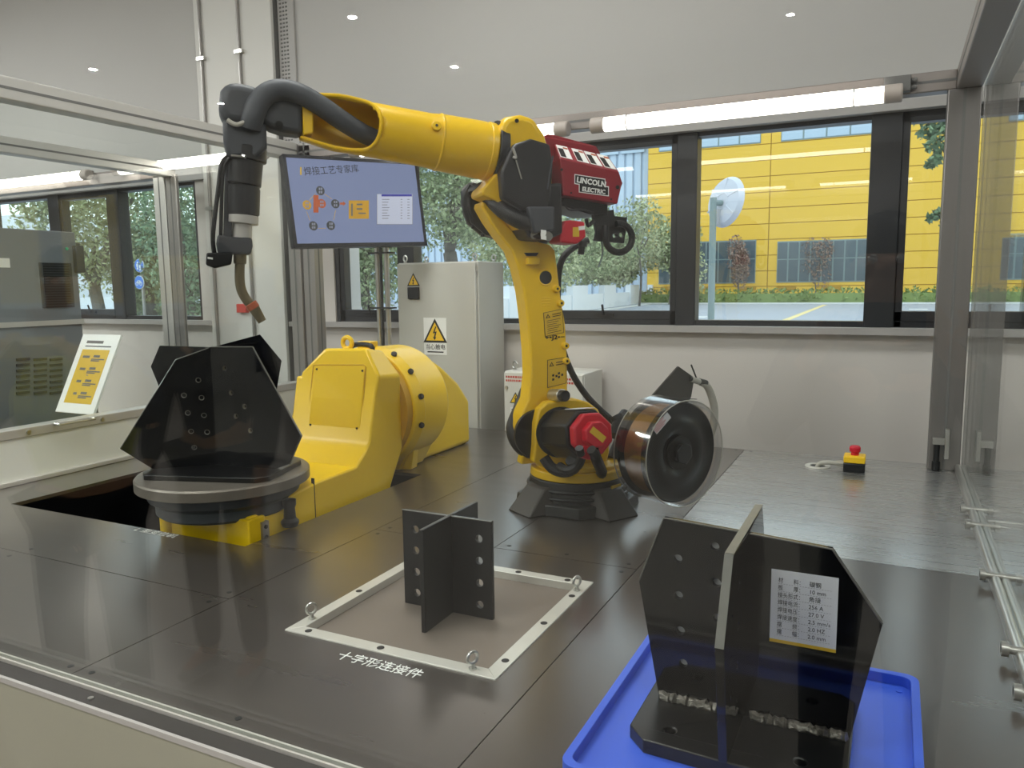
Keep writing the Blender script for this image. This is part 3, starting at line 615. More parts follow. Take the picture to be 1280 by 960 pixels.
# red motor with connectors below the feeder
rm = MB().prism(rpoly([(706, 276), (713, 275), (731, 277), (733, 296), (722, 305), (700, 303), (700, 290)], 0.09), rf, 0.0, 0.09).build('feeder_motor', 'red', rob, bevel=0.005)
MB().prism(rpoly([(716, 284), (724, 284), (724, 296), (716, 296)], .091), rf, .0905, .0915).build('motor_label', 'dullyel', rm, smooth=False)
MB().prism(rpoly([(723, 283), (731, 282), (731, 287), (723, 288)], .091), rf, .0905, .0915).build('motor_label', 'white', rm, smooth=False)
MB().cyl(rpx(728, 303, .07), rpx(726, 318, .07), .010, n=12).cyl(rpx(729, 302, .07), rpx(728, 308, .07), .014, n=12).build('gas_fitting', 'black', rob)
MB().tube([rpx(742, 276, .06), rpx(735, 282, .07), rpx(733, 274, .08)], .006, n=8).tube([rpx(705, 255, .1), rpx(712, 262, .105), rpx(728, 262, .1), rpx(742, 266, .08)], .003, n=8).build('thin_cable', 'ink', rob)
# bracket with holes and hose loop
bk = [(741, 266), (767, 262), (768, 270), (784, 272), (783, 284), (780, 304), (744, 301), (746, 290)]
hl = [[rp(*(p), .05) for p in circ(x, y, r, 14)] for x, y, r in ((757.3, 294, 2.4), (768.5, 294.5, 2.8), (777, 293.5, 3.4), (779, 278, 2.2))]
holed(rpoly(bk, .05), hl, rf, 0.035, 0.05).build('hose_bracket', 'ink', rob)
tl = [rpx(774 + 17 * math.cos(t), 296 - 19 * math.sin(t), .06) for t in [2.5 + k * .38 for k in range(12)]]
MB().tube([rpx(757, 282, .055)] + [rpx(773.5 + 16.5 * math.cos(t), 297.5 - 18 * math.sin(t), .06) for t in [3.0 + k * .42 for k in range(13)]], .0105, n=10, sub=3).build('hose_loop', 'rubber', rob)
MB().tube([rpx(752, 302, .04), rpx(753, 318, .04), rpx(748, 334, .04)], .003, n=8).build('thin_cable', 'polegreen', rob)
# forearm: flared tube, slotted open on the viewer's side at its left end
A0 = Vector((*rp(612, 190, 0.0),)); A1 = Vector((*rp(455, 161, 0.0),)); ax2 = (A1 - A0).normalized()
def fa(t, ang, r):   # t metres along the arm from the elbow; ang 0 faces the viewer, 90 up
    c = A0 + ax2 * t; up = Vector((-ax2.y, ax2.x))
    if up.y < 0: up = -up
    p = c + up * (r * math.sin(ang)); return rf(p.x, r * math.cos(ang), p.y)
L1 = (A1 - A0).length
LT = L1 + 0.17
def frad(t):
    pts = [(-0.02, .078), (0.03, .083), (0.15, .080), (L1 * .5, .076), (L1, .074), (L1 + .08, .075), (LT, .062)]
    for (a, ra), (b, rb) in zip(pts, pts[1:]):
        if t <= b: return ra + (rb - ra) * (t - a) / (b - a)
    return pts[-1][1]
fb = MB(); NA, NT = 72, 44; grid = []
ts = [-.02 + (LT + .02) * i / (NT - 1) for i in range(NT)]
for t in ts:
    r = frad(t); grid.append([fa(t, 2 * PI * k / NA, r) for k in range(NA)])
fb.v = [tuple(p) for row in grid for p in row]
for i in range(NT - 1):
    for k in range(NA):
        t = (ts[i] + ts[i + 1]) / 2; an = (k + .5) / NA * 360; an = an - 360 if an > 180 else an
        if t > L1 - 0.035:
            e = min(1.0, (t - (L1 - 0.035)) / 0.06); lim = 62 * math.sqrt(max(0, 1 - (1 - e) ** 2))
            lo_, hi_ = -lim - 6, lim
            if lo_ < an < hi_: continue
        fb.f.append((i * NA + k, i * NA + (k + 1) % NA, (i + 1) * NA + (k + 1) % NA, (i + 1) * NA + k))
fo = fb.build('forearm', 'yellow', rob, ang=60)
sm = fo.modifiers.new('wall', 'SOLIDIFY'); sm.thickness = 0.007; sm.offset = -1
# rolled rim of the slot and flange rings
rim = []
for k in range(25):
    e = -1 + 2 * k / 24; lim = 62 * e; tt = (L1 - 0.035) + 0.06 * (1 - math.sqrt(max(0, 1 - e * e)))
    rim.append(fa(tt, math.radians(lim - (3 if e < 0 else 0)), frad(tt) + .001))
rim = [fa(LT - .01, math.radians(-68), frad(LT) + .001), fa(L1 + .08, math.radians(-67), frad(L1 + .08) + .001)] + rim + [fa(L1 + .08, math.radians(62), frad(L1 + .08) + .001), fa(LT - .01, math.radians(62), frad(LT) + .001)]
MB().tube(rim, .0055, n=8, sub=2).build('slot_rim', 'yellow', fo)
def ring_at(t0, t1, dr, name, m, par):
    c0 = A0 + ax2 * t0; c1 = A0 + ax2 * t1
    return MB().cyl(rf(c0.x, 0, c0.y), rf(c1.x, 0, c1.y), frad(max(t0, 0)) + dr, frad(max(t1, 0)) + dr, n=48).build(name, m, par, bevel=0.003)
ring_at(0.155, 0.163, .0025, 'joint_band', 'yellow', fo); ring_at(-.034, -.006, .012, 'elbow_seal', 'black', rob); ring_at(-.006, .016, .003, 'forearm_flange', 'yellow', fo)
lg = MB(); c = fa(.185, math.radians(18), .079); lg.cyl(c, fa(.185, math.radians(18), .088), .014, n=20).build('lug', 'yellow', fo, bevel=.002)
MB().cyl(fa(.185, math.radians(18), .088), fa(.185, math.radians(18), .0895), .004, n=10).build('bolt', 'ink', fo)
# wrist in its dark cover
MB().prism(rpoly([(379, 128), (379, 168), (352, 164), (337, 159), (325, 150), (322, 120), (345, 107), (364, 106)], .03), rf, -0.055, 0.03).build('wrist_link', 'dark', rob, bevel=0.014, seg=3)
MB().prism(rpoly([(378, 131), (392, 140), (392, 166), (379, 169)], .03), rf, -0.05, 0.03).build('wrist_flange', 'yellow', rob, bevel=0.004)
MB().prism(rpoly([(275, 112), (283, 101), (300, 102), (326, 108), (331, 130), (327, 150), (300, 155), (280, 152), (273, 134)], .06), rf, -0.07, 0.06).build('wrist_cap', 'dark', rob, bevel=0.022, seg=3)
MB().prism(rpoly([(278, 148), (333, 154), (334, 184), (322, 198), (285, 197), (279, 175)], .05), rf, -0.055, 0.05).build('wrist_joint', 'dark', rob, bevel=0.012, seg=3)
for x, y in ((319, 160), (349, 156)):
    ww = .049 if x < 330 else .029; MB().cyl(rpx(x, y, ww), rpx(x, y, ww + .004), .0105, n=18).build('cover_hole', 'ink', rob)
MB().tube([rpx(485, 180, .0), rpx(456, 168, .02), rpx(428, 151, .035), rpx(402, 133, .04), rpx(376, 118, .042), rpx(352, 112, .042), rpx(334, 117, .046), rpx(322, 130, .05), rpx(316, 146, .052), rpx(313, 160, .045)], [.026, .026, .027, .027, .027, .027, .028, .029, .029, .028], n=16).build('cable_conduit', 'cable', rob)
MB().tube([rpx(284, 150, .06), rpx(296, 156, .062), rpx(312, 150, .066), rpx(322, 152, .062)], .006, n=8).build('cover_seam', 'hose', rob)
# torch
tz = [rpx(307, 190, 0), rpx(303, 222, 0), rpx(303, 262, 0)]
to2 = MB().cyl(rpx(309, 184, 0), rpx(308, 202, 0), .052, n=32).cyl(rpx(307, 198, 0), rpx(304, 232, 0), .046, n=32).cyl(rpx(304, 232, 0), rpx(303, 271, 0), .0425, .041, n=32).build('torch_mount', 'black', rob, bevel=0.004)
MB().cyl(rpx(304, 236, 0), rpx(303.5, 268, 0), .044, .043, n=32).build('mount_sleeve', 'screenb', rob)
MB().prism(rpoly([(281, 199), (290, 200), (290, 300), (279, 300)], 0), rf, -.03, .02).build('mount_rail', 'dark', rob, bevel=.003)
MB().cyl(rpx(303.5, 269, 0), rpx(303, 280, 0), .041, n=36).cyl(rpx(303, 280, 0), rpx(302, 300, 0), .0255, n=36).build('torch_collar', 'aluw', rob, bevel=.002)
MB().prism(rpoly([(272, 293), (290, 296), (315, 297), (316, 308), (313, 318), (272, 317), (270, 305)], .03), rf, -.035, .03).build('torch_clamp', 'dark', rob, bevel=.006)
cb = MB().prism(rpoly([(258, 316), (291, 315), (289, 330), (268, 335), (257, 331)], .03), rf, -.03, .03).build('sensor_box', 'black', rob, bevel=.004)
MB().prism(rpoly([(259.5, 321), (266, 322), (266, 324.5), (259.5, 323.5)], .031), rf, .0305, .0315).build('sensor_label', 'white', cb, smooth=False)
MB().cyl(rpx(300, 316, 0), rpx(300, 330, 0), .0175, .0165, n=20).build('torch_ferrule', 'olive', rob, bevel=.002)
MB().tube([rpx(300, 326, 0), rpx(299.5, 344, 0), rpx(301, 360, 0), rpx(307, 373, 0), rpx(316, 384, 0)], .0130, n=14).build('torch_neck', 'olive', rob)
MB().cyl(rpx(313, 379, 0), rpx(318, 386, 0), .0165, n=18).build('torch_ring', 'orange', rob, bevel=.002)
MB().cyl(rpx(316, 383, 0), rpx(328, 402, 0), .0155, .0115, n=18).build('gas_nozzle', 'olive', rob)
MB().tube([rpx(286, 195, .02), rpx(277, 205, .03), rpx(273, 235, .03), rpx(268, 275, .03), rpx(266, 300, .02), rpx(268, 316, .01)], .006, n=8).tube([rpx(288, 196, .03), rpx(279, 212, .03), rpx(277, 250, .03), rpx(276, 295, .02)], .005, n=8).build('torch_cable', 'ink', rob)
MB().tube([rpx(289, 194, .05), rpx(297, 195, .055), rpx(304, 196, .055)], .003, n=6, sub=1).cyl(rpx(303, 195, .05), rpx(307, 196, .055), .005, n=8).build('valve', 'steel', rob)

# =================================================================== WIRE SPOOL on its bracket
spn = Vector((0.867, -0.50, 0)).normalized(); SPc = pl(850, 566, Vector((-0.545, 2.2, 0.2)), spn)
sps = spn.cross(Vector((0, 0, 1))); sps = -sps if sps.x < 0 else sps
spool = thing('wire_spool', 'black spool of copper welding wire under a clear plastic shroud beside the robot', 'spool', (SPc.x, SPc.y, 0))
R0 = 0.148
def spx(a, b, t): return SPc + sps * a + Vector((0, 0, b)) + spn * t
fl = MB().lathe([(0.026, 0.0), (0.05, 0.0), (0.05, -.006), (0.060, -.004), (0.066, .0), (0.098, .0), (0.101, -.002), (R0 - .008, -.002), (R0 - .004, 0.0), (R0, -.003), (R0, -.008), (0.03, -.010), (0.026, -.010), (0.026, 0.0)], SPc, spn, 56).build('front_flange', 'plate2', spool)
MB().lathe([(0.0, -.095), (R0, -.095), (R0, -.105), (0.0, -.105)], SPc, spn, 48).build('back_flange', 'black', spool)
cpb = MB(); pr = [(0.11, -.012)]
for k in range(17): pr += [(0.132, -.012 - k * .0048), (0.1345, -.0144 - k * .0048)]
pr += [(0.11, -.094)]
cpb.lathe(pr, SPc, spn, 56).build('wire_coil', 'copper', spool, ang=80)
MB().lathe([(0.157, .022), (0.157, -.112), (0.155, -.112), (0.155, .022), (0.157, .022)], SPc, spn, 56).build('clear_shroud', 'clearp', spool)
MB().torus(SPc + spn * .022, spn, .156, .0016, n=56).torus(SPc - spn * .112, spn, .156, .0016, n=56).build('shroud_rim', 'hose', spool)
MB().cyl(SPc - spn * .11, SPc + spn * .012, .024, n=20).cyl(SPc + spn * .012, SPc + spn * .020, .034, n=6).build('hub_nut', 'black', spool, bevel=.003)
def spq(px, py, t): return pl(px, py, SPc + spn * t, spn)
s4 = [(815, 535), (834, 515), (839, 522), (821, 543)]
MB().hexa([spq(x, y, .001) for x, y in s4], [spq(x, y, .0022) for x, y in s4]).build('spool_sticker', 'label', spool, smooth=False)
ln = MB()
for k in range(4):
    e0 = Vector(spq(816.5 + k * 1.3, 536 + k * 1.6, .003)); e1 = Vector(spq(831 + k * 1.2, 520 + k * 1.5, .003)); ln.tube([e0, e0 + (e1 - e0) * (.9 - .2 * (k % 2))], .0008, n=5, sub=1)
ln.build('sticker_print', 'redink', spool)
bp0 = [(795, 518), (848, 458), (868, 472), (864, 496), (842, 540), (800, 560)]
bk = MB().hexa([Vector((0, 0, 0))] * 4, [Vector((0, 0, 0))] * 4) if False else MB()
vsb = [pl(x, y, SPc - spn * .125, spn) for x, y in bp0]; n_ = len(vsb)
bk.add(vsb + [v - spn * .006 for v in vsb], [tuple(range(n_)), tuple(range(2 * n_ - 1, n_ - 1, -1))] + [(i, (i + 1) % n_, n_ + (i + 1) % n_, n_ + i) for i in range(n_)])
bk.build('spool_bracket', 'gusset', spool)
q = SPc - spn * .125
MB().cyl(q, RB + (q - RB) * 0.62 + Vector((0, 0, .02)), .02, n=14).build('bracket_arm', 'iron', spool)
MB().tube([pl(864, 474, q, spn), pl(876, 478, q, spn), pl(884, 483, q, spn), pl(890, 497, q, spn), pl(893, 512, q, spn), pl(892, 530, q, spn), pl(886, 548, q, spn)], [.009, .010, .012, .0125, .0125, .0125, .0125], n=12).build('wire_conduit', 'hose', spool)
MB().cyl(pl(862, 473, q, spn), pl(884, 480, q, spn), .008, n=12).cyl(pl(874, 477, q, spn), pl(882, 479, q, spn), .012, n=6).build('conduit_fitting', 'iron', spool)
MB().tube([pl(864, 456, q, spn), pl(871, 474, q, spn)], .0028, n=6, sub=1).tube([pl(835, 497, SPc, spn), pl(871, 499, SPc, spn)], .0012, n=6, sub=1).build('wire_end', 'iron', spool)

# =================================================================== POSITIONER
pos = thing('welding_positioner', 'yellow L shaped positioner with round turntable rising from the floor pit', 'positioner', (-1.78, 2.3, 0))
XA, XB = -1.955, -1.60
XC = -1.785
def xf(u, w, z): return (u, w, z)          # profile in X,z  extruded along Y
def yf(u, w, z): return (w, u, z)          # profile in Y,z  extruded along X
front = [vy(x, y, 2.18) for x, y in ((366, 550), (375, 465), (400, 436), (452, 436), (472, 471), (464, 553))]
hb = MB(); n = len(front); slope = 0.2
fv = [(p.x, 2.19 - (0.40 - p.z) * slope, p.z) for p in front]
bx = [(XA - .03, .10), (XA - .03, .36), (XA + .06, .475), (XB - .075, .475), (XB + .002, .385), (XB + .002, .10)]
hb.add(fv + [(x, 2.335, z) for x, z in bx], [tuple(range(n)), tuple(range(2 * n - 1, n - 1, -1))] + [(i, (i + 1) % n, n + (i + 1) % n, n + i) for i in range(n)])
ho = hb.build('head_housing', 'yellow2', pos, bevel=0.010, seg=3)
prof = [(2.335, .384), (2.335, .116), (2.26, .0), (2.16, -.2), (1.57, -.2), (1.57, .065), (1.86, .100), (2.06, .104), (2.12, .150), (2.14, .178), (2.187, .384)]
MB().prism(prof, yf, XA, XB).build('arm', 'yellow2', pos, bevel=0.006)
MB().prism([(1.845, .115), (1.848, .115), (1.848, -.2), (1.845, -.2)], yf, XB - .01, XB + .0008).build('arm_seam', 'ink', pos)
# block under the turntable with its rounded left post
MB().box(-1.86, XB + .012, 1.555, 1.62, -.2, .062).build('front_block', 'yellow2', pos, bevel=0.004)
MB().box(-1.915, -1.86, 1.575, 1.63, -.2, .062).build('block_gap', 'ink', pos)
MB().cyl((-1.935, 1.575, -.2), (-1.935, 1.575, .066), .022, n=20).build('round_post', 'yellow2', pos)
bk = MB().box(XB + .008, XB + .02, 1.60, 1.625, -.1, .045).build('steel_bracket', 'alu', pos)
for z in (.03, .0): MB().cyl((XB + .019, 1.612, z), (XB + .0225, 1.612, z), .006, n=12).build('screw', 'ink', bk)
# front cover plate
def fp(px, py, h):
    p = vy(px, py, 2.16); y = 2.16
    for _ in range(6): y = 2.19 - (0.40 - p.z) * slope - h; p = vy(px, py, y)
    return p
cq = [(394, 459), (397, 457.5), (453, 457.5), (456, 460), (450, 535), (446, 538.5), (389, 534), (386, 530)]
cvp = MB(); a_ = [fp(x, y, .0005) for x, y in cq]; b2 = [fp(x, y, .0045) for x, y in cq]; n = len(cq)
cvp.add(a_ + b2, [tuple(range(n)), tuple(range(2 * n - 1, n - 1, -1))] + [(i, (i + 1) % n, n + (i + 1) % n, n + i) for i in range(n)])
co_ = cvp.build('cover_plate', 'yellow2', pos, bevel=0.001)
ed = [(391.5, 457), (394, 456), (454, 456), (457.5, 458.5), (452, 537), (447.5, 540.5), (387.5, 536), (384, 532)]
e_ = MB(); e_.tube([fp(x, y, .001) for x, y in ed + ed[:1]], .0016, n=6, sub=1); e_.build('cover_joint', 'grime', co_)
for x, y in ((396, 461.5), (453, 463.5), (388, 531), (446, 535.5)): MB().cyl(fp(x, y, .0045), fp(x, y, .0065), .004, n=10).build('screw', 'ink', co_)
# drum, ring, headstock body
ZC = .25
MB().cyl((XC, 2.33, ZC), (XC, 2.37, ZC), .215, n=64).build('drum_neck', 'grime', pos)
rg = MB().cyl((XC, 2.365, ZC), (XC, 2.42, ZC), .226, .236, n=72).build('drum_ring', 'yellow2', pos, bevel=.004)
for x, y in ((490, 434.5), (512, 461), (521, 497), (514, 531)):
    p = vy(x, y, 2.364); d = Vector((p.x - XC, 0, p.z - ZC)).normalized(); c = Vector((XC, 2.40, ZC)) + d * .232
    b = MB().cyl(c, c + d * .008 - Vector((0, .004, 0)), .011, n=16).build('bolt', 'ink', rg); MB().cyl(c + d * .007, c + d * .0088 - Vector((0, .0045, 0)), .007, n=6).build('socket', 'gusset', b)
MB().cyl((XC, 2.42, ZC), (XC, 2.60, ZC), .228, .224, n=72).cyl((XC, 2.60, ZC), (XC, 2.63, ZC), .224, .208, n=72).build('drum_body', 'yellow2', pos)
MB().prism([(2.44, 0), (2.44, .25), (2.60, .43), (2.72, .405), (2.80, .365), (2.93, .285), (3.025, .195), (3.025, 0)], yf, -2.0, -1.70).build('headstock', 'yellow2', pos, bevel=.02, seg=3)
MB().prism([(-1.95, 0), (-1.69, 0), (-1.60, .15), (-1.565, .25), (-1.95, .25)], xf, 2.44, 2.61).build('headstock_base', 'yellow2', pos, bevel=.006)
MB().hexa([(-1.75, 2.43, 0), (-1.655, 2.47, 0), (-1.66, 2.52, 0), (-1.75, 2.52, 0)], [(-1.75, 2.43, .02), (-1.625, 2.455, .11), (-1.63, 2.50, .13), (-1.75, 2.50, .13)]).build('foot_rib', 'yellow2', pos, bevel=.003)
MB().box(XC - .03, XC + .03, 2.37, 2.42, ZC + .225, ZC + .252).build('ring_tab', 'yellow2', pos, bevel=.003)
mk = MB()
cc = vx(541, 531, -1.703)
for k in range(5): mk.cyl((-1.706, cc.y + .055 * math.cos(k * 1.257 + .5), cc.z + .055 * math.sin(k * 1.257 + .5)), (-1.702, cc.y + .055 * math.cos(k * 1.257 + .5), cc.z + .055 * math.sin(k * 1.257 + .5)), .005, n=8)
mk.build('cover_screw', 'ink', pos); MB().torus((-1.7045, cc.y, cc.z), (1, 0, 0), .055, .0012).build('round_cover', 'grime', pos)
eb = vy(434, 424, 2.25)
def eyebolt(mb, c, ax_, R=.014, r=.0045, st=.012):
    c = Vector(c); mb.cyl(c, c + Vector((0, 0, st)), r * 1.4, n=12).cyl(c, c + Vector((0, 0, .003)), r * 2.4, n=14).torus(c + Vector((0, 0, st + R)), ax_, R, r, n=22); return mb
eyebolt(MB(), (eb.x, 2.25, .474), (0, 1, 0), R=.020, r=.0085, st=.012).build('lifting_eye', 'yellow2', pos)
hd = vy(454, 423, 2.28)
MB().tube([(hd.x - .045, 2.27, .474), (hd.x - .043, 2.27, .494), (hd.x, 2.27, .500), (hd.x + .043, 2.27, .494), (hd.x + .045, 2.27, .474)], .009, n=10, sub=3).build('grip', 'black', pos)
# turntable
TX, TY = -1.785, 1.665
tt = MB().lathe([(0, .128), (.238, .128), (.248, .132), (.248, .158), (.244, .163), (0, .163)], (TX, TY, 0), (0, 0, 1), 72).build('turntable', mat('turntable_rim_steel', '#7d766d', .42, metal=.55, var=.15, vscale=15), pos)
MB().lathe([(0, .05), (.185, .05), (.195, .058), (.195, .085), (.215, .10), (.222, .128), (0, .128)], (TX, TY, 0), (0, 0, 1), 64).build('slew_drive', 'machined', pos)
pk = dz(348, 620, .06)
MB().lathe([(0, .02), (.022, .02), (.026, .03), (.026, .036), (.018, .045), (.016, .075), (.020, .085), (.020, .10), (0, .10)], (XB + .03, 1.70, -.012), (0, 0, 1), 24).build('cable_gland', 'black', pos)

# workpiece on the turntable: crossed dark plates on a base plate
wk = thing('crossed_workpiece', 'black mirror-like crossed plates clamped on the positioner turntable under the torch', 'workpiece', (TX, TY, .163))
th = .30
def rotp(pts, z0, z1, m, name, par, a=th, c=(TX, TY)):
    ca, sa = math.cos(a), math.sin(a)
    f = lambda u, w, z: (c[0] + u * ca - z * sa, c[1] + u * sa + z * ca, w)
    return MB().prism(pts, f, z0, z1).build(name, m, par, bevel=.002)
rotp([(-.2, -.10), (-.17, -.14), (.17, -.14), (.2, -.11), (.2, .10), (.16, .14), (-.16, .14), (-.2, .1)], .163, .178, 'plate2', 'base_plate', wk)
XAX = Vector((-1.818, 1.672, 0))
dB = Vector((.993, .117, 0)); nB = Vector((-dB.y, dB.x, 0))
dA = Vector((.74, .67, 0)).normalized(); nA = Vector((-dA.y, dA.x, 0))
def wing(pts, d, nn, holes, name):
    P = []
    for p in pts:
        q = pl(p[0], p[1], XAX, nn); P.append(((q - XAX).dot(d), max(q.z, .178)))
    H = []
    for x, y in holes:
        q = pl(x, y, XAX, nn); H.append(circ((q - XAX).dot(d), q.z, .008, 14))
    f = lambda u, w, z: tuple(XAX + d * u + nn * w + Vector((0, 0, z)))
    if H:
        m = MB()
        for h in H:
            u0_, z0_ = sum(p[0] for p in h) / len(h), sum(p[1] for p in h) / len(h)
            m.lathe([(.0078, -.0045), (.0078, .0045), (.0064, .0045), (.0064, -.0045), (.0078, -.0045)], f(u0_, 0, z0_), nn, 14)
        m.build('hole_glint', 'weld', wk)  # bright rings added to paint the glint on the hole walls
    return holed(P, H, f, -.005, .005).build(name, 'plate', wk)
hB = [(282, 460), (290, 491), (296, 520), (307, 508), (314, 538)]
hA = [(248, 475), (230, 494), (252, 497), (235, 516), (255, 519), (239, 539), (259, 540), (243, 559)]
wing([(201, 432), (265, 434), (316, 434), (325, 451), (377, 545), (362, 580), (346, 600), (214, 600), (199, 480), (190, 458)], dB, nB, hB, 'cross_plate')
wing([(265, 434), (220, 450), (151, 561), (192, 597), (287, 612)], dA, nA, hA, 'left_wing')
wing([(265, 434), (325, 418), (352, 451), (346, 487), (330, 560), (285, 575)], dA, nA, [], 'rear_wing')
# bright cut edges along the top of the front plates
ce = MB()
for pts, nn in (([(151, 561), (220, 450), (265, 434)], nA), ([(265, 434), (316, 434), (325, 451), (377, 545), (362, 580)], nB)):
    ce.tube([pl(x, y, XAX, nn) for x, y in pts], .0028, n=6, sub=1)
ce.build('cut_edge', 'platee', wk)

# =================================================================== WORK FRAME let into the deck, cross piece
wf = thing('inset_work_frame', 'bright milled steel frame let into the deck around a beige bed plate', 'frame', (-.857, 1.4155, -.02))
x0, x1, y0, y1 = FR; bw = .030
for q in ([(x0, y0), (x1, y0), (x1 - bw, y0 + bw), (x0 + bw, y0 + bw)], [(x1, y0), (x1, y1), (x1 - bw, y1 - bw), (x1 - bw, y0 + bw)],
          [(x1, y1), (x0, y1), (x0 + bw, y1 - bw), (x1 - bw, y1 - bw)], [(x0, y1), (x0, y0), (x0 + bw, y0 + bw), (x0 + bw, y1 - bw)]):
    MB().prism(q, lambda u, w, z: (u, z, w), -.016, .003).build('frame_bar', 'frame', wf, bevel=.001)
B(x0 + bw - .002, x1 - bw + .002, y0 + bw - .002, y1 - bw + .002, -.024, -.015).build('bed_plate', 'bed', wf)
first = None
for x, y in ((x0 + .05, y0 + .015), (x0 + .23, y0 + .015), (x1 - .015, y0 + .07), (x1 - .015, y0 + .25), (x1 - .06, y1 - .015), (x0 + .3, y1 - .015), (x0 + .015, y0 + .23), (x0 + .015, y1 - .06), (x1 - .015, y1 - .1)):
    if first is None: first = MB().cyl((x, y, .0028), (x, y, .0036), .0075, n=18).build('bolt_hole', 'ink', wf); fx = (x, y)
    else: o = first.copy(); COL.objects.link(o); o.location = (x - fx[0], y - fx[1], 0)
eb = eyebolt(MB(), (x1 - .055, y0 + .016, .003), (1, -.5, 0), R=.011, r=.0032, st=.011).build('eyebolt', 'steel', wf)
for x, y in ((x0 + .016, y0 + .065), (x1 - .017, y1 - .065)):
    o = eb.copy(); COL.objects.link(o); o.location = (x - (x1 - .055), y - (y0 + .016), 0)
cs = thing('cross_joint', 'black two plate cross joint with round holes standing inside the steel frame', 'workpiece', (-.862, 1.42, -.015))
cz = -.0148
holed([(-.976, cz), (-.749, cz), (-.749, .205), (-.976, .205)], [circ(x, z, .0085) for x in (-.942, -.780) for z in (.163, .114, .064, .015)], lambda u, w, z: (u, w, z), 1.415, 1.425).build('main_plate', 'plate2', cs, bevel=.001)
hz = (.163, .114, .064)
for a, b, hx in ((1.300, 1.4148, [1.345]), (1.4252, 1.535, [1.49])):
    holed([(a, cz), (b, cz), (b, .207), (a, .207)], [], lambda u, w, z: (w, u, z), -.857, -.847).build('cross_plate', 'plate2', cs, bevel=.001)
MB().tube([(-.976, 1.4155, .2045), (-.749, 1.4155, .2045)], .0015, n=6, sub=1).tube([(-.8525, 1.30, .2065), (-.8525, 1.535, .2065)], .0018, n=6, sub=1).build('cut_edge', 'platee', cs)

# =================================================================== BLUE TRAY with the large workpiece
tx0, tx1, ty0, ty1 = -.400, .066, .945, 1.432
def rrect(a, b, c, d, r, k=5):
    o = []
    for cx_, cy_, s in ((b - r, d - r, 0), (a + r, d - r, 1), (a + r, c + r, 2), (b - r, c + r, 3)):
        for i in range(k + 1): t = (s + i / k) * PI / 2; o.append((cx_ + r * math.cos(t), cy_ + r * math.sin(t)))
    return o
tr = thing('blue_tray', 'shallow bright blue plastic tray under the large black workpiece', 'tray', (-.167, 1.19, 0))
zf = lambda u, w, z: (u, z, w)
holed(rrect(tx0, tx1, ty0, ty1, .022), [rrect(tx0 + .013, tx1 - .013, ty0 + .013, ty1 - .013, .016)], zf, .001, .030).build('rim', 'blue', tr, bevel=.003)
MB().prism(rrect(tx0 + .004, tx1 - .004, ty0 + .004, ty1 - .004, .02), zf, .001, .012).build('tray_floor', 'blue', tr)
for x, y in ((tx0 + .03, ty0 + .03), (tx1 - .03, ty1 - .035), (tx1 - .03, ty0 + .03)): MB().cyl((x, y, .011), (x, y, .0135), .005, n=12).build('stud', 'blue', tr)
bw_ = thing('large_cross_workpiece', 'large black octagonal cross plates with white data label standing in the blue tray', 'workpiece', (-.18, 1.18, .012))
ch = [(-.335, 1.075), (-.305, 1.045), (-.19, 1.04), (-.05, 1.04), (-.028, 1.06), (-.028, 1.30), (-.06, 1.325), (-.305, 1.325), (-.335, 1.295)]
holed(ch, [circ(-.275, 1.085, .009), circ(-.09, 1.085, .009), circ(-.275, 1.28, .009), circ(-.09, 1.28, .009)], zf, .0122, .034).build('base_plate', 'plate2', bw_, bevel=.002)
mp = [(-.317, .034), (-.031, .034), (.005, .218), (-.065, .318), (-.313, .334), (-.352, .225)]
hh = [(-.289, .271), (-.287, .211), (-.283, .153), (-.278, .099), (-.232, .299), (-.228, .241), (-.226, .184), (-.223, .127)]
holed(mp, [circ(x, z, .0068) for x, z in hh], xf, 1.1735, 1.1855).build('main_plate', 'plate', bw_, bevel=.001)
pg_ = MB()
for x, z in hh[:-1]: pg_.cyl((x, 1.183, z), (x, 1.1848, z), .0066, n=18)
pg_.build('hole_bright_fill', 'label', bw_)  # pale discs added, the brightness seen through the holes put into colour
xc = -.188
for s, h in ((-1, [(1.10, .27), (1.10, .21), (1.10, .15), (1.10, .09), (1.05, .24), (1.05, .18), (1.05, .12)]), (1, [])):
    e0 = 1.1795 + s * .0062
    P = [(e0, .034), (1.1795 + s * .143, .034), (1.1795 + s * .185, .222), (1.1795 + s * .130, .333), (e0, .327)]
    holed(P, [circ(y, z, .0068, 14) for y, z in h], yf, xc - .006, xc + .006).build('cross_plate', 'plate', bw_, bevel=.001)
e = MB().tube([(-.352, 1.174, .225), (-.313, 1.174, .334), (-.195, 1.174, .327)], .0016, n=6, sub=1).tube([(-.18, 1.174, .326), (-.065, 1.174, .318), (.005, 1.174, .218)], .0016, n=6, sub=1)
e.hexa([(xc - .006, 1.0495, .333), (xc + .006, 1.0495, .333), (xc + .006, 1.31, .333), (xc - .006, 1.31, .333)], [(xc - .006, 1.0495, .3345), (xc + .006, 1.0495, .3345), (xc + .006, 1.31, .3345), (xc - .006, 1.31, .3345)])
e.hexa([(xc - .006, 1.0488, .334), (xc + .006, 1.0488, .334), (xc + .006, .9938, .222), (xc - .006, .9938, .222)], [(xc - .006, 1.0475, .334), (xc + .006, 1.0475, .334), (xc + .006, .9925, .222), (xc - .006, .9925, .222)])
e.build('cut_edge', 'platee', bw_)
wl = MB()
for a, b in ((-.314, -.196), (-.172, -.034)):
    n_ = 26; wl.tube([(a + (b - a) * i / n_, 1.170 + .001 * math.sin(i * 2.1), .037 + .0012 * math.sin(i * 1.7)) for i in range(n_ + 1)], [.0085 + .0016 * math.sin(i * 2.9) for i in range(n_ + 1)], n=8, sub=1)
wl.build('weld_bead', 'weld', bw_)
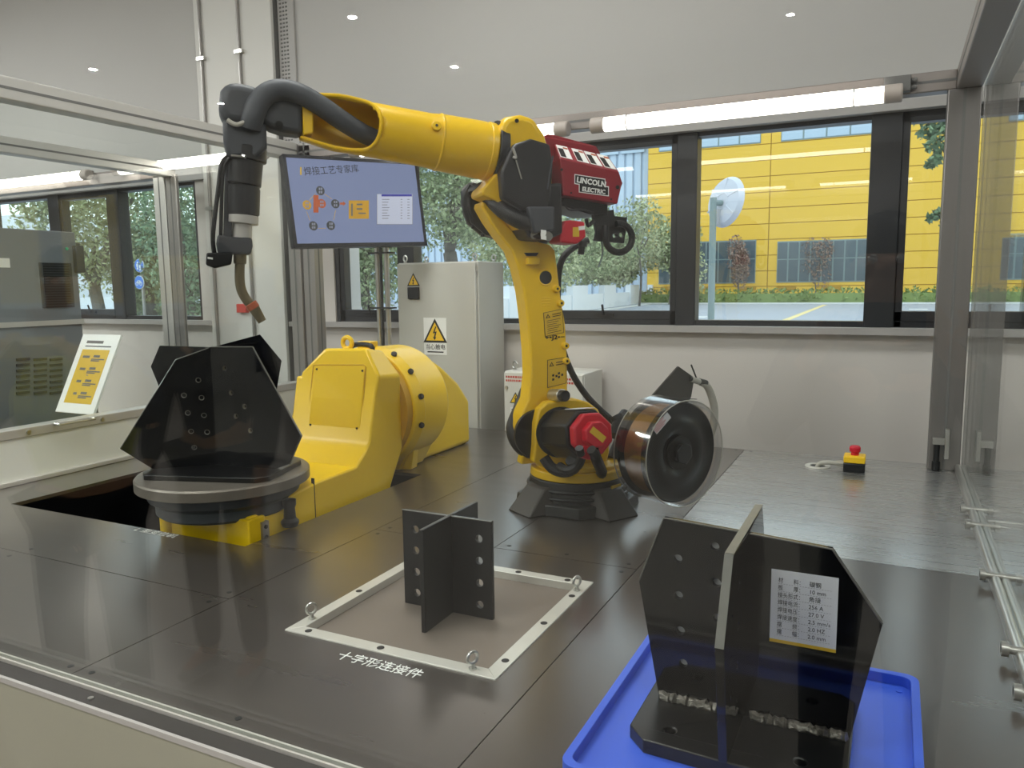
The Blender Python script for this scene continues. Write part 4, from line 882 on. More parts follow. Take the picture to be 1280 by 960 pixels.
LX0, LX1, LZ0, LZ1, LY = -.1475, -.0545, .163, .2765, 1.1728
lab = B(LX0, LX1, LY - .0004, LY + .0004, LZ0, LZ1).build('data_label', 'label', bw_, smooth=False)
B(LX0, LX1, LY - .0008, LY - .0004, LZ0, LZ0 + .005).build('label_band', 'dullyel', lab, smooth=False)
rows = [('材　　料：', '碳钢'), ('板　　厚：', '10 mm'), ('接头形式：', '角接'), ('焊接电流：', '256 A'), ('焊接电压：', '27.0 V'), ('焊接速度：', '2.5 mm/s'), ('摆　　频：', '2.0 HZ'), ('摆　　幅：', '2.0 mm')]
for i, (a, b) in enumerate(rows):
    z = LZ1 - .0185 - i * .0115
    text('label_lettering', a, .0088, (LX0 + .010, LY - .0005, z), (1, 0, 0), (0, 0, 1), 'ink', lab, thick=.0001, sx=.82)
    text('label_lettering', b, .0088, (LX0 + .0535, LY - .0005, z), (1, 0, 0), (0, 0, 1), 'ink', lab, thick=.0001, sx=.95)
    d = MB()
    for k in range(20): d.box(LX0 + .01 + k * .0038, LX0 + .012 + k * .0038, LY - .0006, LY - .0004, z - .0027, z - .0024)
    d.build('dotted_rule', 'ink', lab, smooth=False)

# =================================================================== EMERGENCY STOP and cable ring
eX, eY = -.108, 3.12
es = thing('emergency_stop_box', 'yellow and black emergency stop box with red mushroom button on the deck', 'switch', (eX, eY, 0))
hw = .037
B(eX - hw, eX + hw, eY - hw, eY + hw, 0, .034).build('box_base', 'black', es, bevel=.004)
B(eX - hw, eX + hw, eY - hw, eY + hw, .0345, .060).build('box_lid', 'signy', es, bevel=.004)
MB().lathe([(0, .060), (.014, .060), (.014, .070), (.019, .074), (.020, .088), (.016, .094), (0, .095)], (eX, eY, 0), (0, 0, 1), 28).build('button', 'red', es)
MB().cyl((eX - hw, eY, .022), (eX - hw - .022, eY, .022), .013, n=6).cyl((eX - hw - .022, eY, .022), (eX - hw - .03, eY, .022), .010, n=14).build('cable_gland', 'hose', es)
MB().tube([(eX - hw - .028, eY, .022), (eX - hw - .06, eY - .002, .022), (eX - .125, eY + .002, .012), (eX - .135, eY + .005, -.02)], .0085, n=10).build('cable', 'hose', es)
gx, gy = dz(1022, 583).x, dz(1022, 583).y
g = MB().lathe([(.028, .0005), (.028, .004), (.046, .004), (.047, .0005), (.028, .0005)], (gx, gy, 0), (0, 0, 1), 36).build('cable_grommet', 'frame')
tag(g, 'round pale cable grommet ring on the deck left of the emergency stop', 'grommet'); MB().cyl((gx, gy, .0004), (gx, gy, .0012), .028, n=32).build('hole', 'ink', g)

# =================================================================== CABINETS
def warn_tri(cx, y, cz_, h, par):
    """triangular electric shock sign facing the viewer"""
    a = h * .577
    o = MB().prism([(cx - a, cz_), (cx + a, cz_), (cx, cz_ + h)], xf, y - .0012, y).build('warning_triangle', 'ink', par, smooth=False)
    MB().prism([(cx - a * .76, cz_ + h * .085), (cx + a * .76, cz_ + h * .085), (cx, cz_ + h * .84)], xf, y - .0018, y - .0012).build('triangle_field', 'signy', o, smooth=False)
    k = h
    bolt = [(.03, .68), (-.10, .38), (.0, .40), (-.05, .22), (-.10, .25), (-.02, .10), (.07, .24), (.02, .22), (.09, .47), (-.01, .45), (.08, .66)]
    MB().prism([(cx + u * k, cz_ + v * k) for u, v in bolt], xf, y - .0024, y - .0018).build('lightning_mark', 'ink', o, smooth=False)
    return o
cy0, cy1 = 3.385, 3.68
cx0, cx1 = vy(498, 420, cy0).x, vy(597, 420, cy0).x; ctz = vy(597, 326, cy0).z
cab = thing('control_cabinet', 'tall grey steel control cabinet with shock warning signs by the window', 'cabinet', ((cx0 + cx1) / 2, (cy0 + cy1) / 2, FZ))
B(cx0, cx1, cy0 + .02, cy1, FZ, ctz).build('body', 'cabinet', cab, bevel=.004)
dr = B(cx0 + .004, cx1 - .008, cy0, cy0 + .018, FZ + .06, ctz - .006).build('door', 'cabinet', cab, bevel=.003)
MB().cyl((cx1 - .003, cy0 + .01, ctz - .05), (cx1 - .003, cy0 + .01, ctz - .02), .006, n=10).build('hinge', 'steel', cab)
def onc(px, py): return vy(px, py, cy0)
a, b = onc(510.5, 359), onc(525, 374); B(a.x, b.x, cy0 - .012, cy0, b.z, a.z).build('switch', 'black', dr, bevel=.003)
p = onc(517, 357.5); warn_tri(p.x, cy0 - .0005, p.z, .066, dr)
a, b = onc(529.5, 397), onc(559, 444); sg = B(a.x, b.x, cy0 - .002, cy0 - .0004, b.z, a.z).build('sign_plate', 'white', dr, smooth=False)
warn_tri((a.x + b.x) / 2, cy0 - .0022, b.z + .063, .122, sg)
text('sign_lettering', '当心触电', .030, ((a.x + b.x) / 2, cy0 - .0024, b.z + .030), (1, 0, 0), (0, 0, 1), 'ink', sg, align='CENTER')
B(a.x + .02, b.x - .02, cy0 - .0028, cy0 - .002, b.z + .012, b.z + .018).build('sign_rule', 'ink', sg, smooth=False)
e0 = None
for x, y in ((cx0 + .03, cy0 + .04), (cx1 - .03, cy0 + .04), (cx1 - .03, cy1 - .05), (cx0 + .03, cy1 - .05)):
    if e0 is None: e0 = eyebolt(MB(), (x, y, ctz), (.4, 1, 0), R=.015, r=.004, st=.008).build('lifting_eye', 'steel', cab); ex = (x, y)
    else: o = e0.copy(); COL.objects.link(o); o.location = (x - ex[0], y - ex[1], 0)
sy0, sy1 = 3.42, 3.69
s0, s1 = vy(629.5, 500, sy0).x, vy(729, 500, sy0).x; stz = vy(680, 466, sy0).z
sc = thing('small_cabinet', 'low white switch cabinet partly hidden behind the lower robot arm', 'cabinet', ((s0 + s1) / 2, 3.55, FZ))
B(s0, s1, sy0 + .015, sy1, FZ, stz).build('body', 'cabinetw', sc, bevel=.004)
sd_ = B(s0 + .004, s1 - .004, sy0, sy0 + .014, FZ + .05, stz - .005).build('door', 'cabinetw', sc, bevel=.003)
for k in range(2):
    tb = MB(); random.seed(3 + k); x = s0 + .015
    while x < s1 - .03:
        L = random.uniform(.006, .012); tb.box(x, x + L, sy0 - .001, sy0, stz - .032 - k * .018, stz - .022 - k * .018); x += L + .004
    tb.build('red_print', 'redink', sd_, smooth=False)
p = vy(644.5, 504, sy0); warn_tri(p.x, sy0 - .0005, p.z, .055, sd_)
a, b = vy(638, 509, sy0), vy(652, 528, sy0); o = B(a.x, b.x, sy0 - .001, sy0, b.z, a.z).build('paper_notice', 'white', sd_, smooth=False)
for k in range(4): B(a.x + .006, b.x - .006 - .006 * (k % 2), sy0 - .0016, sy0 - .001, a.z - .012 - k * .014, a.z - .008 - k * .014).build('notice_print', 'ink', o, smooth=False)
p = vy(633.5, 484, sy0); MB().cyl((p.x, sy0, p.z), (p.x, sy0 - .008, p.z), .008, n=14).build('lock', 'steel', sd_)
p = vy(644, 464, 3.5); eyebolt(MB(), (p.x, 3.5, stz), (.4, 1, 0), R=.017, r=.0045, st=.008).build('lifting_eye', 'steel', sc)
# machine cabinet in the neighbouring cell
MA = vy(98.5, 350, 2.9); MA = Vector((MA.x, MA.y, 0)); mrot = math.radians(90)
mdir = Vector((math.cos(mrot), math.sin(mrot), 0)); mnor = Vector((-mdir.y, mdir.x, 0))
def mv(px, py): q = pl(px, py, MA, mnor); return Vector(((q - MA).dot(mdir), 0, q.z))
mtz = mv(98, 290.5).z; m0, m1 = -0.9, 0.0
mc = thing('machine_cabinet', 'grey machine cabinet with vents beyond the left glass beside the window', 'cabinet', (0, 0, 0))
my = 0.0
B(m0, m1, my, my + .7, FZ, mtz).build('body', 'machine', mc, bevel=.006)
a, b = mv(48, 328), mv(93, 384); o = B(a.x, b.x, my - .004, my, b.z, a.z).build('vent_panel', 'machined', mc)
for k in range(18):
    z = b.z + (a.z - b.z) * (k + .5) / 18; B(a.x + .02, b.x - .02, my - .009, my - .003, z - .004, z + .004).build('slat', 'black', o, smooth=False)
a, b = mv(96, 399), mv(96, 405); B(m0, m1 + .005, my - .012, my, b.z, a.z).build('light_band', 'aluw', mc)
for c_ in (20, 42, 62):
    for k in range(7):
        p = mv(c_, 450 + k * 7); B(p.x, p.x + .07, my - .008, my, p.z - .006, p.z + .008).build('louvre', 'machined', mc, smooth=False)
a, b = mv(90, 307), mv(103, 341); B(a.x, b.x, my - .03, my + .05, b.z, a.z).build('side_box', 'machined', mc, bevel=.004)
a, b = mv(-2, 322.5), mv(12.5, 334.5); B(a.x, b.x, my - .003, my, b.z, a.z).build('paper_label', 'white', mc, smooth=False)
p = mv(83, 311); MB().cyl((p.x, my - .001, p.z), (p.x, my - .006, p.z), .008, n=12).build('indicator', mat('green_indicator', '#35b58a', .4), mc)
mc.location = MA; mc.rotation_euler = (0, 0, mrot)

# =================================================================== INFORMATION BOARD beyond the left glass
bl, br_ = vy(69, 516, 2.2), vy(116, 517, 2.2); zb = (bl.z + br_.z) / 2
tl_ = pl(104, 419, bl, Vector((0, .5, -.866)).normalized()); ib_up = None
# board tilted back like a lectern: find the lean that reaches the seen top edge
best = None
for k in range(20, 89):
    a = math.radians(k); nn = Vector((0, -math.sin(a), math.cos(a))); q = pl(104, 419, bl, nn)
    d = abs(q.x - bl.x)
    if best is None or d < best[0]: best = (d, a, q)
_, ia, q = best
iu = Vector((0, math.cos(ia), math.sin(ia))); inn = Vector((0, -math.sin(ia), math.cos(ia))); H_ = (q - bl).dot(iu); W_ = br_.x - bl.x
ib = thing('information_board', 'white and yellow tilted information board on a post beyond the left glass', 'sign', (bl.x + W_ / 2, 2.25, FZ))
def ibp(s, t, h): return Vector((bl.x + W_ * s, bl.y, zb)) + iu * (H_ * t) + inn * h
def ibq(s0, s1, t0, t1, h0, h1): return MB().hexa([ibp(s0, t0, h0), ibp(s1, t0, h0), ibp(s1, t1, h0), ibp(s0, t1, h0)], [ibp(s0, t0, h1), ibp(s1, t0, h1), ibp(s1, t1, h1), ibp(s0, t1, h1)])
bd = ibq(0, 1, 0, 1, -.012, 0).build('board', 'white', ib, bevel=.002)
yf_ = ibq(.14, .86, .12, .80, 0, .0008).build('yellow_field', 'dullyel', bd, smooth=False)
pr_ = ibq(.18, .62, .88, .915, 0, .0008); 
pr_.add(ibq(.18, .86, .835, .85, 0, .0008).v, [tuple(f) for f in ibq(.18, .86, .835, .85, 0, .0008).f]); pr_.build('board_print', 'joint', bd, smooth=False)
for k in range(4):
    t = .70 - k * .155
    m_ = ibq(.50, .66, t, t + .03, .0008, .0014)
    for (s0_, s1_, d0, d1) in ((.46, .80, -.03, -.015), (.46, .68, -.05, -.035), (.22 + .03 * k, .40, -.01, .02)):
        z_ = ibq(s0_, s1_, t + d0, t + d1, .0008, .0014); m_.add(z_.v, z_.f)
    m_.build('board_print', 'joint', yf_, smooth=False)
MB().cyl(ibp(.5, .5, -.015), (bl.x + W_ / 2, ibp(.5, .5, 0).y, FZ), .02, n=14).build('post', 'alu', ib)
MB().cyl((bl.x + W_ / 2, ibp(.5, .5, 0).y, FZ), (bl.x + W_ / 2, ibp(.5, .5, 0).y, FZ + .015), .16, n=28).build('foot', 'alu', ib)

# =================================================================== MONITOR on its pole
def dep(px, py, d):
    v = ray(px, py); return CAM + v * (d / F)
BLc, BRc, TLc = dep(368, 310, 3.40), dep(534, 307, 3.83), dep(362, 193, 3.40)
ux = (BRc - BLc); uy = (TLc - BLc); uy = uy - ux.normalized() * uy.dot(ux.normalized()); un = ux.cross(uy).normalized()
if un.dot(CAM - BLc) < 0: un = -un
mon = thing('wall_monitor', 'wide monitor on a pole showing a lavender welding process slide', 'monitor', tuple(BLc + ux * .5 + uy * .5))
def mp_(s, t, h): return BLc + ux * s + uy * t + un * h
def mq(s0, s1, t0, t1, h0, h1): return MB().hexa([mp_(s0, t0, h0), mp_(s1, t0, h0), mp_(s1, t1, h0), mp_(s0, t1, h0)], [mp_(s0, t0, h1), mp_(s1, t0, h1), mp_(s1, t1, h1), mp_(s0, t1, h1)])
mq(0, 1, 0, 1, -.04, -.002).build('housing', 'screenb', mon, bevel=.004)
fr_ = mq(0, 1, 0, .045, -.002, .003); 
for a in ((0, 1, .965, 1), (0, .022, 0, 1), (.978, 1, 0, 1)): z_ = mq(*a, -.002, .003); fr_.add(z_.v, z_.f)
fr_.build('bezel', 'screenb', mon)
scr = mq(.022, .978, .045, .965, -.002, .0).build('screen', emit('screen_glow', '#a3aed6', 0.58), mon, smooth=False)
def ts_(px, py, h=.0006):
    q = pl(360 + px / 7.111, 180 + py / 7.111, BLc, un); return q + un * h
def tq(x0, y0, x1, y1, h0, h1): return MB().hexa([ts_(x0, y1, h0), ts_(x1, y1, h0), ts_(x1, y0, h0), ts_(x0, y0, h0)], [ts_(x0, y1, h1), ts_(x1, y1, h1), ts_(x1, y0, h1), ts_(x0, y0, h1)])
text('slide_title', '焊接工艺专家库', .0405, ts_(145, 275), ts_(660, 243) - ts_(145, 275), uy, 'screenb', scr, thick=.0002, sx=.98)
tq(107, 205, 120, 275, .0004, .0008).build('title_mark', 'dullyel', scr, smooth=False)
def disc(px, py, r, m):
    c = ts_(px, py, .0005); return MB().cyl(c, c + un * .0006, r, n=26).build('slide_disc', m, scr, smooth=False)
for px, py, m in ((287, 415, 'machined'), (168, 542, 'grime'), (420, 532, 'machined'), (225, 728, 'machined'), (380, 725, 'machined'), (298, 530, 'orange')):
    o = disc(px, py, .0205, m)
    gl = MB()
    for dx in (-14, 4):
        for dy in (-26, 4): z_ = tq(px + dx, py + dy, px + dx + 13, py + dy + 20, .0012, .0016); gl.add(z_.v, z_.f)
    gl.build('disc_print', 'purple', o, smooth=False)
tq(225, 455, 270, 610, .0012, .0018).build('slide_tag', 'orange', scr, smooth=False)
lk_ = MB()
for a, b in (((165, 600), (195, 680)), ((423, 590), (405, 675)), ((270, 750), (335, 750)), ((245, 440), (190, 500)), ((325, 445), (390, 490))): lk_.tube([ts_(*a), ts_(*b)], .001, n=5, sub=1)
lk_.build('slide_link', 'dullyel', scr)
ar = MB(); A_ = [(462, 520), (490, 520), (490, 508), (512, 530), (490, 552), (490, 540), (462, 540)]; n = len(A_)
ar.add([ts_(x, y, .0004) for x, y in A_] + [ts_(x, y, .0009) for x, y in A_], [tuple(range(n)), tuple(range(2 * n - 1, n - 1, -1))] + [(i, (i + 1) % n, n + (i + 1) % n, n + i) for i in range(n)]); ar.build('slide_arrow', 'orange', scr, smooth=False)
yb_ = tq(540, 502, 718, 665, .0004, .0008).build('slide_box', 'grime', scr, smooth=False)
z2 = MB()
for x0_, y0_, x1_, y1_ in ((560, 530, 575, 640), (610, 530, 660, 545), (610, 570, 660, 585), (625, 610, 690, 622)): z_ = tq(x0_, y0_, x1_, y1_, .0009, .0013); z2.add(z_.v, z_.f)
z2.build('box_print', 'joint', yb_, smooth=False)
tb_ = tq(790, 445, 1105, 712, .0004, .0007).build('slide_table', mat('slide_table_blue', '#c3cbe6', .5), scr, smooth=False)
tq(830, 447, 1100, 466, .0008, .0012).build('table_header', mat('slide_header_blue', '#2c2f9c', .5), tb_, smooth=False)
z2 = MB()
for k in range(8):
    for x0_, x1_ in ((835, 900 - 9 * (k % 3)), (1000, 1015), (1060, 1080)): z_ = tq(x0_, 490 + k * 24, x1_, 497 + k * 24, .0008, .0012); z2.add(z_.v, z_.f)
for a in ((788, 443, 792, 716), (1104, 440, 1108, 714), (788, 712, 1108, 716)): z_ = tq(*a, .0006, .001); z2.add(z_.v, z_.f)
z2.build('table_print', 'purple', tb_, smooth=False)
# pole and arm
p = vy(474.5, 400, 3.20); p2 = vy(485.5, 400, 3.20)
pz = .83
for c, r in ((p, .013), (p2, .013)):
    MB().cyl((c.x, 3.20, 0), (c.x, 3.20, pz + .25), r, n=18).build('pole', 'steel', mon)
MB().cyl(((p.x + p2.x) / 2, 3.19, 0), ((p.x + p2.x) / 2, 3.19, pz + .2), .007, n=10).build('pole_cable', 'ink', mon)
for y in (316, 385): q = vy(480, y, 3.19); B(p.x - .035, p2.x + .035, 3.17, 3.225, q.z - .004, q.z + .004).build('pole_clip', 'ink', mon)
B(p.x - .06, p2.x + .06, 3.14, 3.26, 0, .012).build('pole_foot', 'alu', mon)
c_ = BLc + ux * .62 + uy * .4 - un * .04
MB().tube([c_, c_ - un * .04, (p2.x, 3.20, c_.z)], .02, n=10, sub=1).build('mount_arm', 'black', mon)

# =================================================================== OUTSIDE
gp = struct(B(-130, 130, WY + 0.3, 190, GZ - .2, GZ).build('floor_outside', 'asphalt')); gp.name = 'floor_2'
def gd(px, py): return dz(px, py, GZ)
FY = 54.0
fx0 = vy(809, 300, FY).x
bld = thing('yellow_factory', 'long yellow panelled factory building across the road', 'building', (fx0 + 45, FY + 10, GZ))
B(fx0, fx0 + 110, FY + .05, FY + 25, GZ, 19).build('wall', 'facadej', bld, smooth=False)
xs_ = [fx0, vy(962, 250, FY).x, vy(1128, 250, FY).x]
while xs_[-1] < fx0 + 34: xs_.append(xs_[-1] + 9.2)
zs_ = [GZ]
while zs_[-1] < 15.5: zs_.append(zs_[-1] + 1.02)
for i in range(len(xs_) - 1):
    first_ = None
    for z_ in zs_:
        if first_ is None: first_ = B(xs_[i] + .03, xs_[i + 1] - .03, FY, FY + .05, z_ + .025, z_ + .995).build('cladding_panel', 'facade', bld, smooth=False)
        else: o = first_.copy(); COL.objects.link(o); o.location = (0, 0, z_ - GZ)
B(xs_[-1], fx0 + 110, FY, FY + .05, GZ, 19).build('cladding', 'facade', bld, smooth=False)
def fwin(px0, px1, py0, py1, m, nm):
    a = vy(px0, py0, FY); b = vy(px1, py1, FY)
    z1, z0 = a.z, b.z
    w_ = B(a.x, b.x, FY - .03, FY + .06, z0, z1).build('window', 'polegreen', bld, smooth=False)
    for k in range(nm):
        x = a.x + (b.x - a.x) * k / nm; x2 = a.x + (b.x - a.x) * (k + 1) / nm
        B(x + .05, x2 - .05, FY - .06, FY - .03, z0 + .08, z0 + (z1 - z0) * .55 if m == 'facwin' else z1 - .08).build('pane', m, w_, smooth=False)
        if m == 'facwin': B(x + .05, x2 - .05, FY - .06, FY - .03, z0 + (z1 - z0) * .58, z1 - .08).build('pane', m, w_, smooth=False)
fwin(824, 944, 304, 354, 'facwin', 8); fwin(972, 1084, 302, 352, 'facwin', 8); fwin(1253, 1330, 297, 349, 'facwin', 5)
fwin(824, 951, 166, 179, 'skywin', 5); fwin(977, 1093, 154, 167, 'skywin', 4); fwin(1262, 1380, 128, 142, 'skywin', 4)
for px0, px1 in ((828, 840), (868, 895), (923, 945), (971, 995), (1027, 1053)):
    a = vy(px0, 358, FY); b = vy(px1, 362, FY); B(a.x, b.x, FY - .12, FY, b.z, a.z).build('vent_ledge', 'facadej', bld, smooth=False)
b2_ = thing('blue_clad_building', 'pale blue ribbed metal building left of the yellow factory', 'building', (fx0 - 10, FY, GZ))
B(fx0 - 26, fx0 - .2, FY + 1, FY + 20, GZ, 17).build('wall', 'bluebld', b2_, smooth=False)
rs_ = None
for k in range(40):
    if rs_ is None: rs_ = MB().box(fx0 - .6, fx0 - .12, FY + .86, FY + 1, GZ, 17).build('cladding_strip', 'bluebld', b2_, bevel=.05)
    else: o = rs_.copy(); COL.objects.link(o); o.location = (-.62 * k, 0, 0)
a, b = vy(745, 165, FY + .8), vy(806, 190, FY + .8)
for x0_, x1_ in ((a.x, (a.x + b.x) / 2 - .1), ((a.x + b.x) / 2 + .1, b.x)): B(x0_, x1_, FY + .7, FY + 1, b.z, a.z).build('window', 'skywin', b2_, smooth=False)
a, b = vy(768, 309, FY + .8), vy(800, 322, FY + .8); B(a.x, b.x, FY + .6, FY + 1, b.z, a.z).build('canopy', 'polegreen', b2_, smooth=False)
# white garden wall with taller piers, running from near left to far right
wA = gd(600, 404); wB = gd(822, 376.5)
gw = thing('white_garden_wall', 'low white garden wall with taller piers along the road', 'wall', tuple(wA))
dv = (wB - wA); Lw = dv.length; dv.normalize(); pv = Vector((-dv.y, dv.x, 0))
def wallseg(s0, s1, h, t, name):
    a = wA + dv * s0; b = wA + dv * s1
    MB().hexa([a - pv * t, b - pv * t, b + pv * t, a + pv * t], [p + Vector((0, 0, h)) for p in (a - pv * t, b - pv * t, b + pv * t, a + pv * t)]).build(name, 'wwall', gw, smooth=False)
def s_at(px):
    n_ = pv; q = pl(px, 370, wA, n_); return (q - wA).dot(dv)
prs = [(s_at(a), s_at(b)) for a, b in ((632, 645), (672, 690), (712, 731), (752, 766.5), (785, 796), (812, 822.5))]
wallseg(0, prs[0][0], .78, .10, 'wall_panel')
for (a, b), (c, d) in zip(prs, prs[1:]): wallseg(b + .02, c - .02, .78, .10, 'wall_panel')
for a, b in prs: wallseg(a, b, 1.22, .16, 'pier')
kb = MB().hexa([wA - pv * 1.2, wB - pv * 1.2, wB - pv * .9, wA - pv * .9], [p + Vector((0, 0, .05)) for p in (wA - pv * 1.2, wB - pv * 1.2, wB - pv * .9, wA - pv * .9)]); 
tag(kb.build('kerb', 'kerb', smooth=False), 'pale kerb along the foot of the white garden wall', 'kerb')
k2 = gd(825, 379); tag(B(k2.x - 2, k2.x + 90, FY - 6.2, FY - 5.6, GZ, GZ + .08).build('kerb', 'kerb', smooth=False), 'pale kerb in front of the hedge by the yellow factory', 'kerb')
lw1, lw2 = gd(1031, 381), gd(975, 403)
dd = (lw2 - lw1).normalized(); pp = Vector((-dd.y, dd.x, 0)) * .12; e_ = lw2 + dd * 6
MB().hexa([lw1 - pp, e_ - pp, e_ + pp, lw1 + pp], [p + Vector((0, 0, .004)) for p in (lw1 - pp, e_ - pp, e_ + pp, lw1 + pp)]).build('road_line', 'roadyel', gp, smooth=False)
mm = MB()
for x0_, x1_, y in ((865, 880, 394), (1135, 1160, 384)): a = gd(x0_, y); b = gd(x1_, y + 3); mm.box(a.x, b.x, b.y, b.y + 1.0, GZ, GZ + .004)
mm.build('road_line', 'kerb', gp, smooth=False)
# convex road mirror seen from behind
md = 12.5
mc_ = CAM + ray(905, 252) * (md / F)
mi = thing('road_mirror', 'round grey convex road mirror on a post, seen from behind', 'mirror', (mc_.x, mc_.y, GZ))
mn = Vector((.60, .74, -.16)).normalized()
MB().lathe([(0, -.03), (.2, -.05), (.36, -.02), (.40, .03), (.41, .06), (.37, .08), (.2, .13), (0, .15)], mc_, mn, 40).build('mirror_back', 'mirrorb', mi)
rr = MB(); ma = mn.orthogonal().normalized(); mb_ = mn.cross(ma)
rr.torus(mc_ - mn * .035, mn, .13, .015)
for k in range(6): t = k * PI / 3 + .3; d = ma * math.cos(t) + mb_ * math.sin(t); rr.tube([mc_ + d * .14 - mn * .045, mc_ + d * .37 - mn * .03], .012, n=6, sub=1)
rr.build('back_rib', 'mirrorb', mi)
pb_ = CAM + ray(899, 252) * (md / F) - mn * .12; pb_.z = mc_.z + .06
MB().cyl((pb_.x, pb_.y, GZ), (pb_.x, pb_.y, pb_.z), .055, n=14).build('post', 'polegreen', mi)
MB().tube([pb_ - Vector((0, 0, .08)), mc_ - mn * .04 - Vector((0, 0, .03))], .045, n=8, sub=1).build('bracket', 'polegreen', mi)

def leaves(mb, c, rad, n, size, seed):
    """n small leaf quads in an ellipsoid, denser towards its skin"""
    g = np.random.default_rng(seed); d = g.normal(size=(n, 3)); d /= np.linalg.norm(d, axis=1)[:, None]
    r = g.uniform(.35, 1, n) ** .45; p = d * r[:, None] * np.array(rad) + np.array(c)
    a = g.normal(size=(n, 3)); a /= np.linalg.norm(a, axis=1)[:, None]; q = g.normal(size=(n, 3)); b = np.cross(a, q); b /= np.linalg.norm(b, axis=1)[:, None]
    s = size * g.uniform(.6, 1.3, n)[:, None]
    v = np.stack([p - a * s, p + b * s * .45, p + a * s, p - b * s * .45], 1).reshape(-1, 3); o = len(mb.v)
    mb.v += [tuple(x) for x in v.tolist()]; mb.f += [(o + i * 4, o + i * 4 + 1, o + i * 4 + 2, o + i * 4 + 3) for i in range(n)]
    return mb
def tree(name, label, px, py, dist, rad, blobs, nleaf, lm, trunk=True, size=None, group=None, seed=1, tr=.13, white=False, cat='tree'):
    c = CAM + ray(px, py) * (dist / F); g = np.random.default_rng(seed)
    t = thing(name, label, cat, (c.x, c.y, GZ), group); mb = MB(); br = []
    for k in range(blobs):
        o = np.array([c.x, c.y, c.z]) + (g.uniform(-1, 1, 3) * np.array(rad) * .62 if k else 0)
        br.append(o); f = g.uniform(.45, .7); leaves(mb, o, [rad[0] * f, rad[1] * f, rad[2] * f], int(nleaf * 2.2) // blobs, (size or dist * .009) * .62, seed * 31 + k)
    mb.build('foliage', lm, t, smooth=False)['kind'] = 'stuff'
    if trunk:
        b = MB(); top = Vector((c.x, c.y, c.z)); fk = Vector((c.x, c.y, GZ + (c.z - GZ) * .55))
        b.tube([(c.x, c.y, GZ), ((c.x + .1), c.y, GZ + (c.z - GZ) * .3), tuple(fk)], [tr, tr * .85, tr * .8], n=10)
        for o in br[1:6]: b.tube([tuple(fk), tuple((fk + Vector(o)) / 2 + Vector((0, 0, .2))), tuple(o)], [tr * .6, tr * .45, tr * .2], n=7)
        b.build('trunk', 'bark', t)
        if white: MB().cyl((c.x, c.y, GZ), (c.x, c.y, GZ + .9), tr * 1.06, n=12).build('lime_wash', 'wwall', t)
    return t
tree('street_tree', 'spreading street tree right behind the tall grey cabinet', 560, 215, 15, (1.9, 1.4, 1.35), 9, 5200, 'leafA', seed=2, size=.085, tr=.17)
tree('street_tree', 'street tree filling the window left of the monitor pole', 452, 300, 17, (1.4, 1.2, 1.7), 7, 4200, 'leafA', seed=3, size=.09, tr=.14)
tree('street_tree', 'tall tree in the window left of the hanging torch', 228, 300, 13, (.9, 1.2, 1.9), 7, 3600, 'leafC', seed=4, size=.075)
tree('street_tree', 'leafy tree behind the blue round path signs', 178, 290, 15, (1.3, 1.0, 1.5), 8, 4000, 'leafA', seed=5, size=.085)
tree('street_tree', 'leafy tree right of the grey machine cabinet', 112, 285, 14, (1.15, 1.0, 1.5), 8, 3800, 'leafB', seed=6, size=.08)
tree('street_tree', 'tree in the gap left of the column, low and dark', 205, 345, 20, (2.2, 1.0, 1.2), 7, 3600, 'leafC', seed=7, size=.11, trunk=False)
tree('shrub', 'pale flowering shrub above the garden wall at its far end', 775, 330, 50, (3.0, 2, 1.9), 7, 3000, 'leafB', trunk=False, size=.22, seed=8, cat='shrub')
tree('shrub', 'green shrub above the garden wall right of the lower robot arm', 715, 318, 42, (3.2, 2, 2.1), 8, 3400, 'leafA', trunk=False, size=.19, seed=9, cat='shrub')
tree('shrub', 'light green shrub above the garden wall right of the cabinet', 640, 320, 33, (2.6, 2, 1.9), 7, 3000, 'leafB', trunk=False, size=.16, seed=10, cat='shrub')
tree('street_tree', 'broad green tree behind the garden wall and red feeder', 655, 265, 40, (4.6, 2.2, 3.6), 10, 5200, 'leafA', seed=11, size=.2, tr=.2)
tree('street_tree', 'thin tree with sparse pale leaves beside the blue building', 800, 272, 44, (1.6, 1.4, 2.4), 6, 520, 'leafB', seed=12, size=.22, tr=.07)
tree('street_tree', 'pale green tree in front of the left factory window', 838, 305, 47, (1.8, 1.4, 2.6), 7, 1900, 'leafB', seed=13, size=.2, tr=.09)
tree('street_tree', 'small red leaved tree behind the road mirror post', 922, 326, 50, (1.0, .9, 1.6), 6, 900, 'leafR', seed=14, size=.14, tr=.06)
tree('street_tree', 'small red leaved tree in front of the middle factory window', 1019, 327, 50, (1.1, .9, 1.5), 6, 700, 'leafR', seed=15, size=.14, tr=.06)
P8 = lambda px, py, d=8.5: CAM + ray(px, py) * (d / F)
tb0 = P8(1192, 300); tbt = thing('street_tree', 'dark green leafy boughs of a near tree at the right end of the window', 'tree', (tb0.x, tb0.y, GZ))
MB().tube([(tb0.x, tb0.y, GZ), (tb0.x, tb0.y, P8(1196, 200).z), (tb0.x, tb0.y, P8(1200, 60).z)], [.075, .065, .05], n=10).build('trunk', 'bark', tbt)
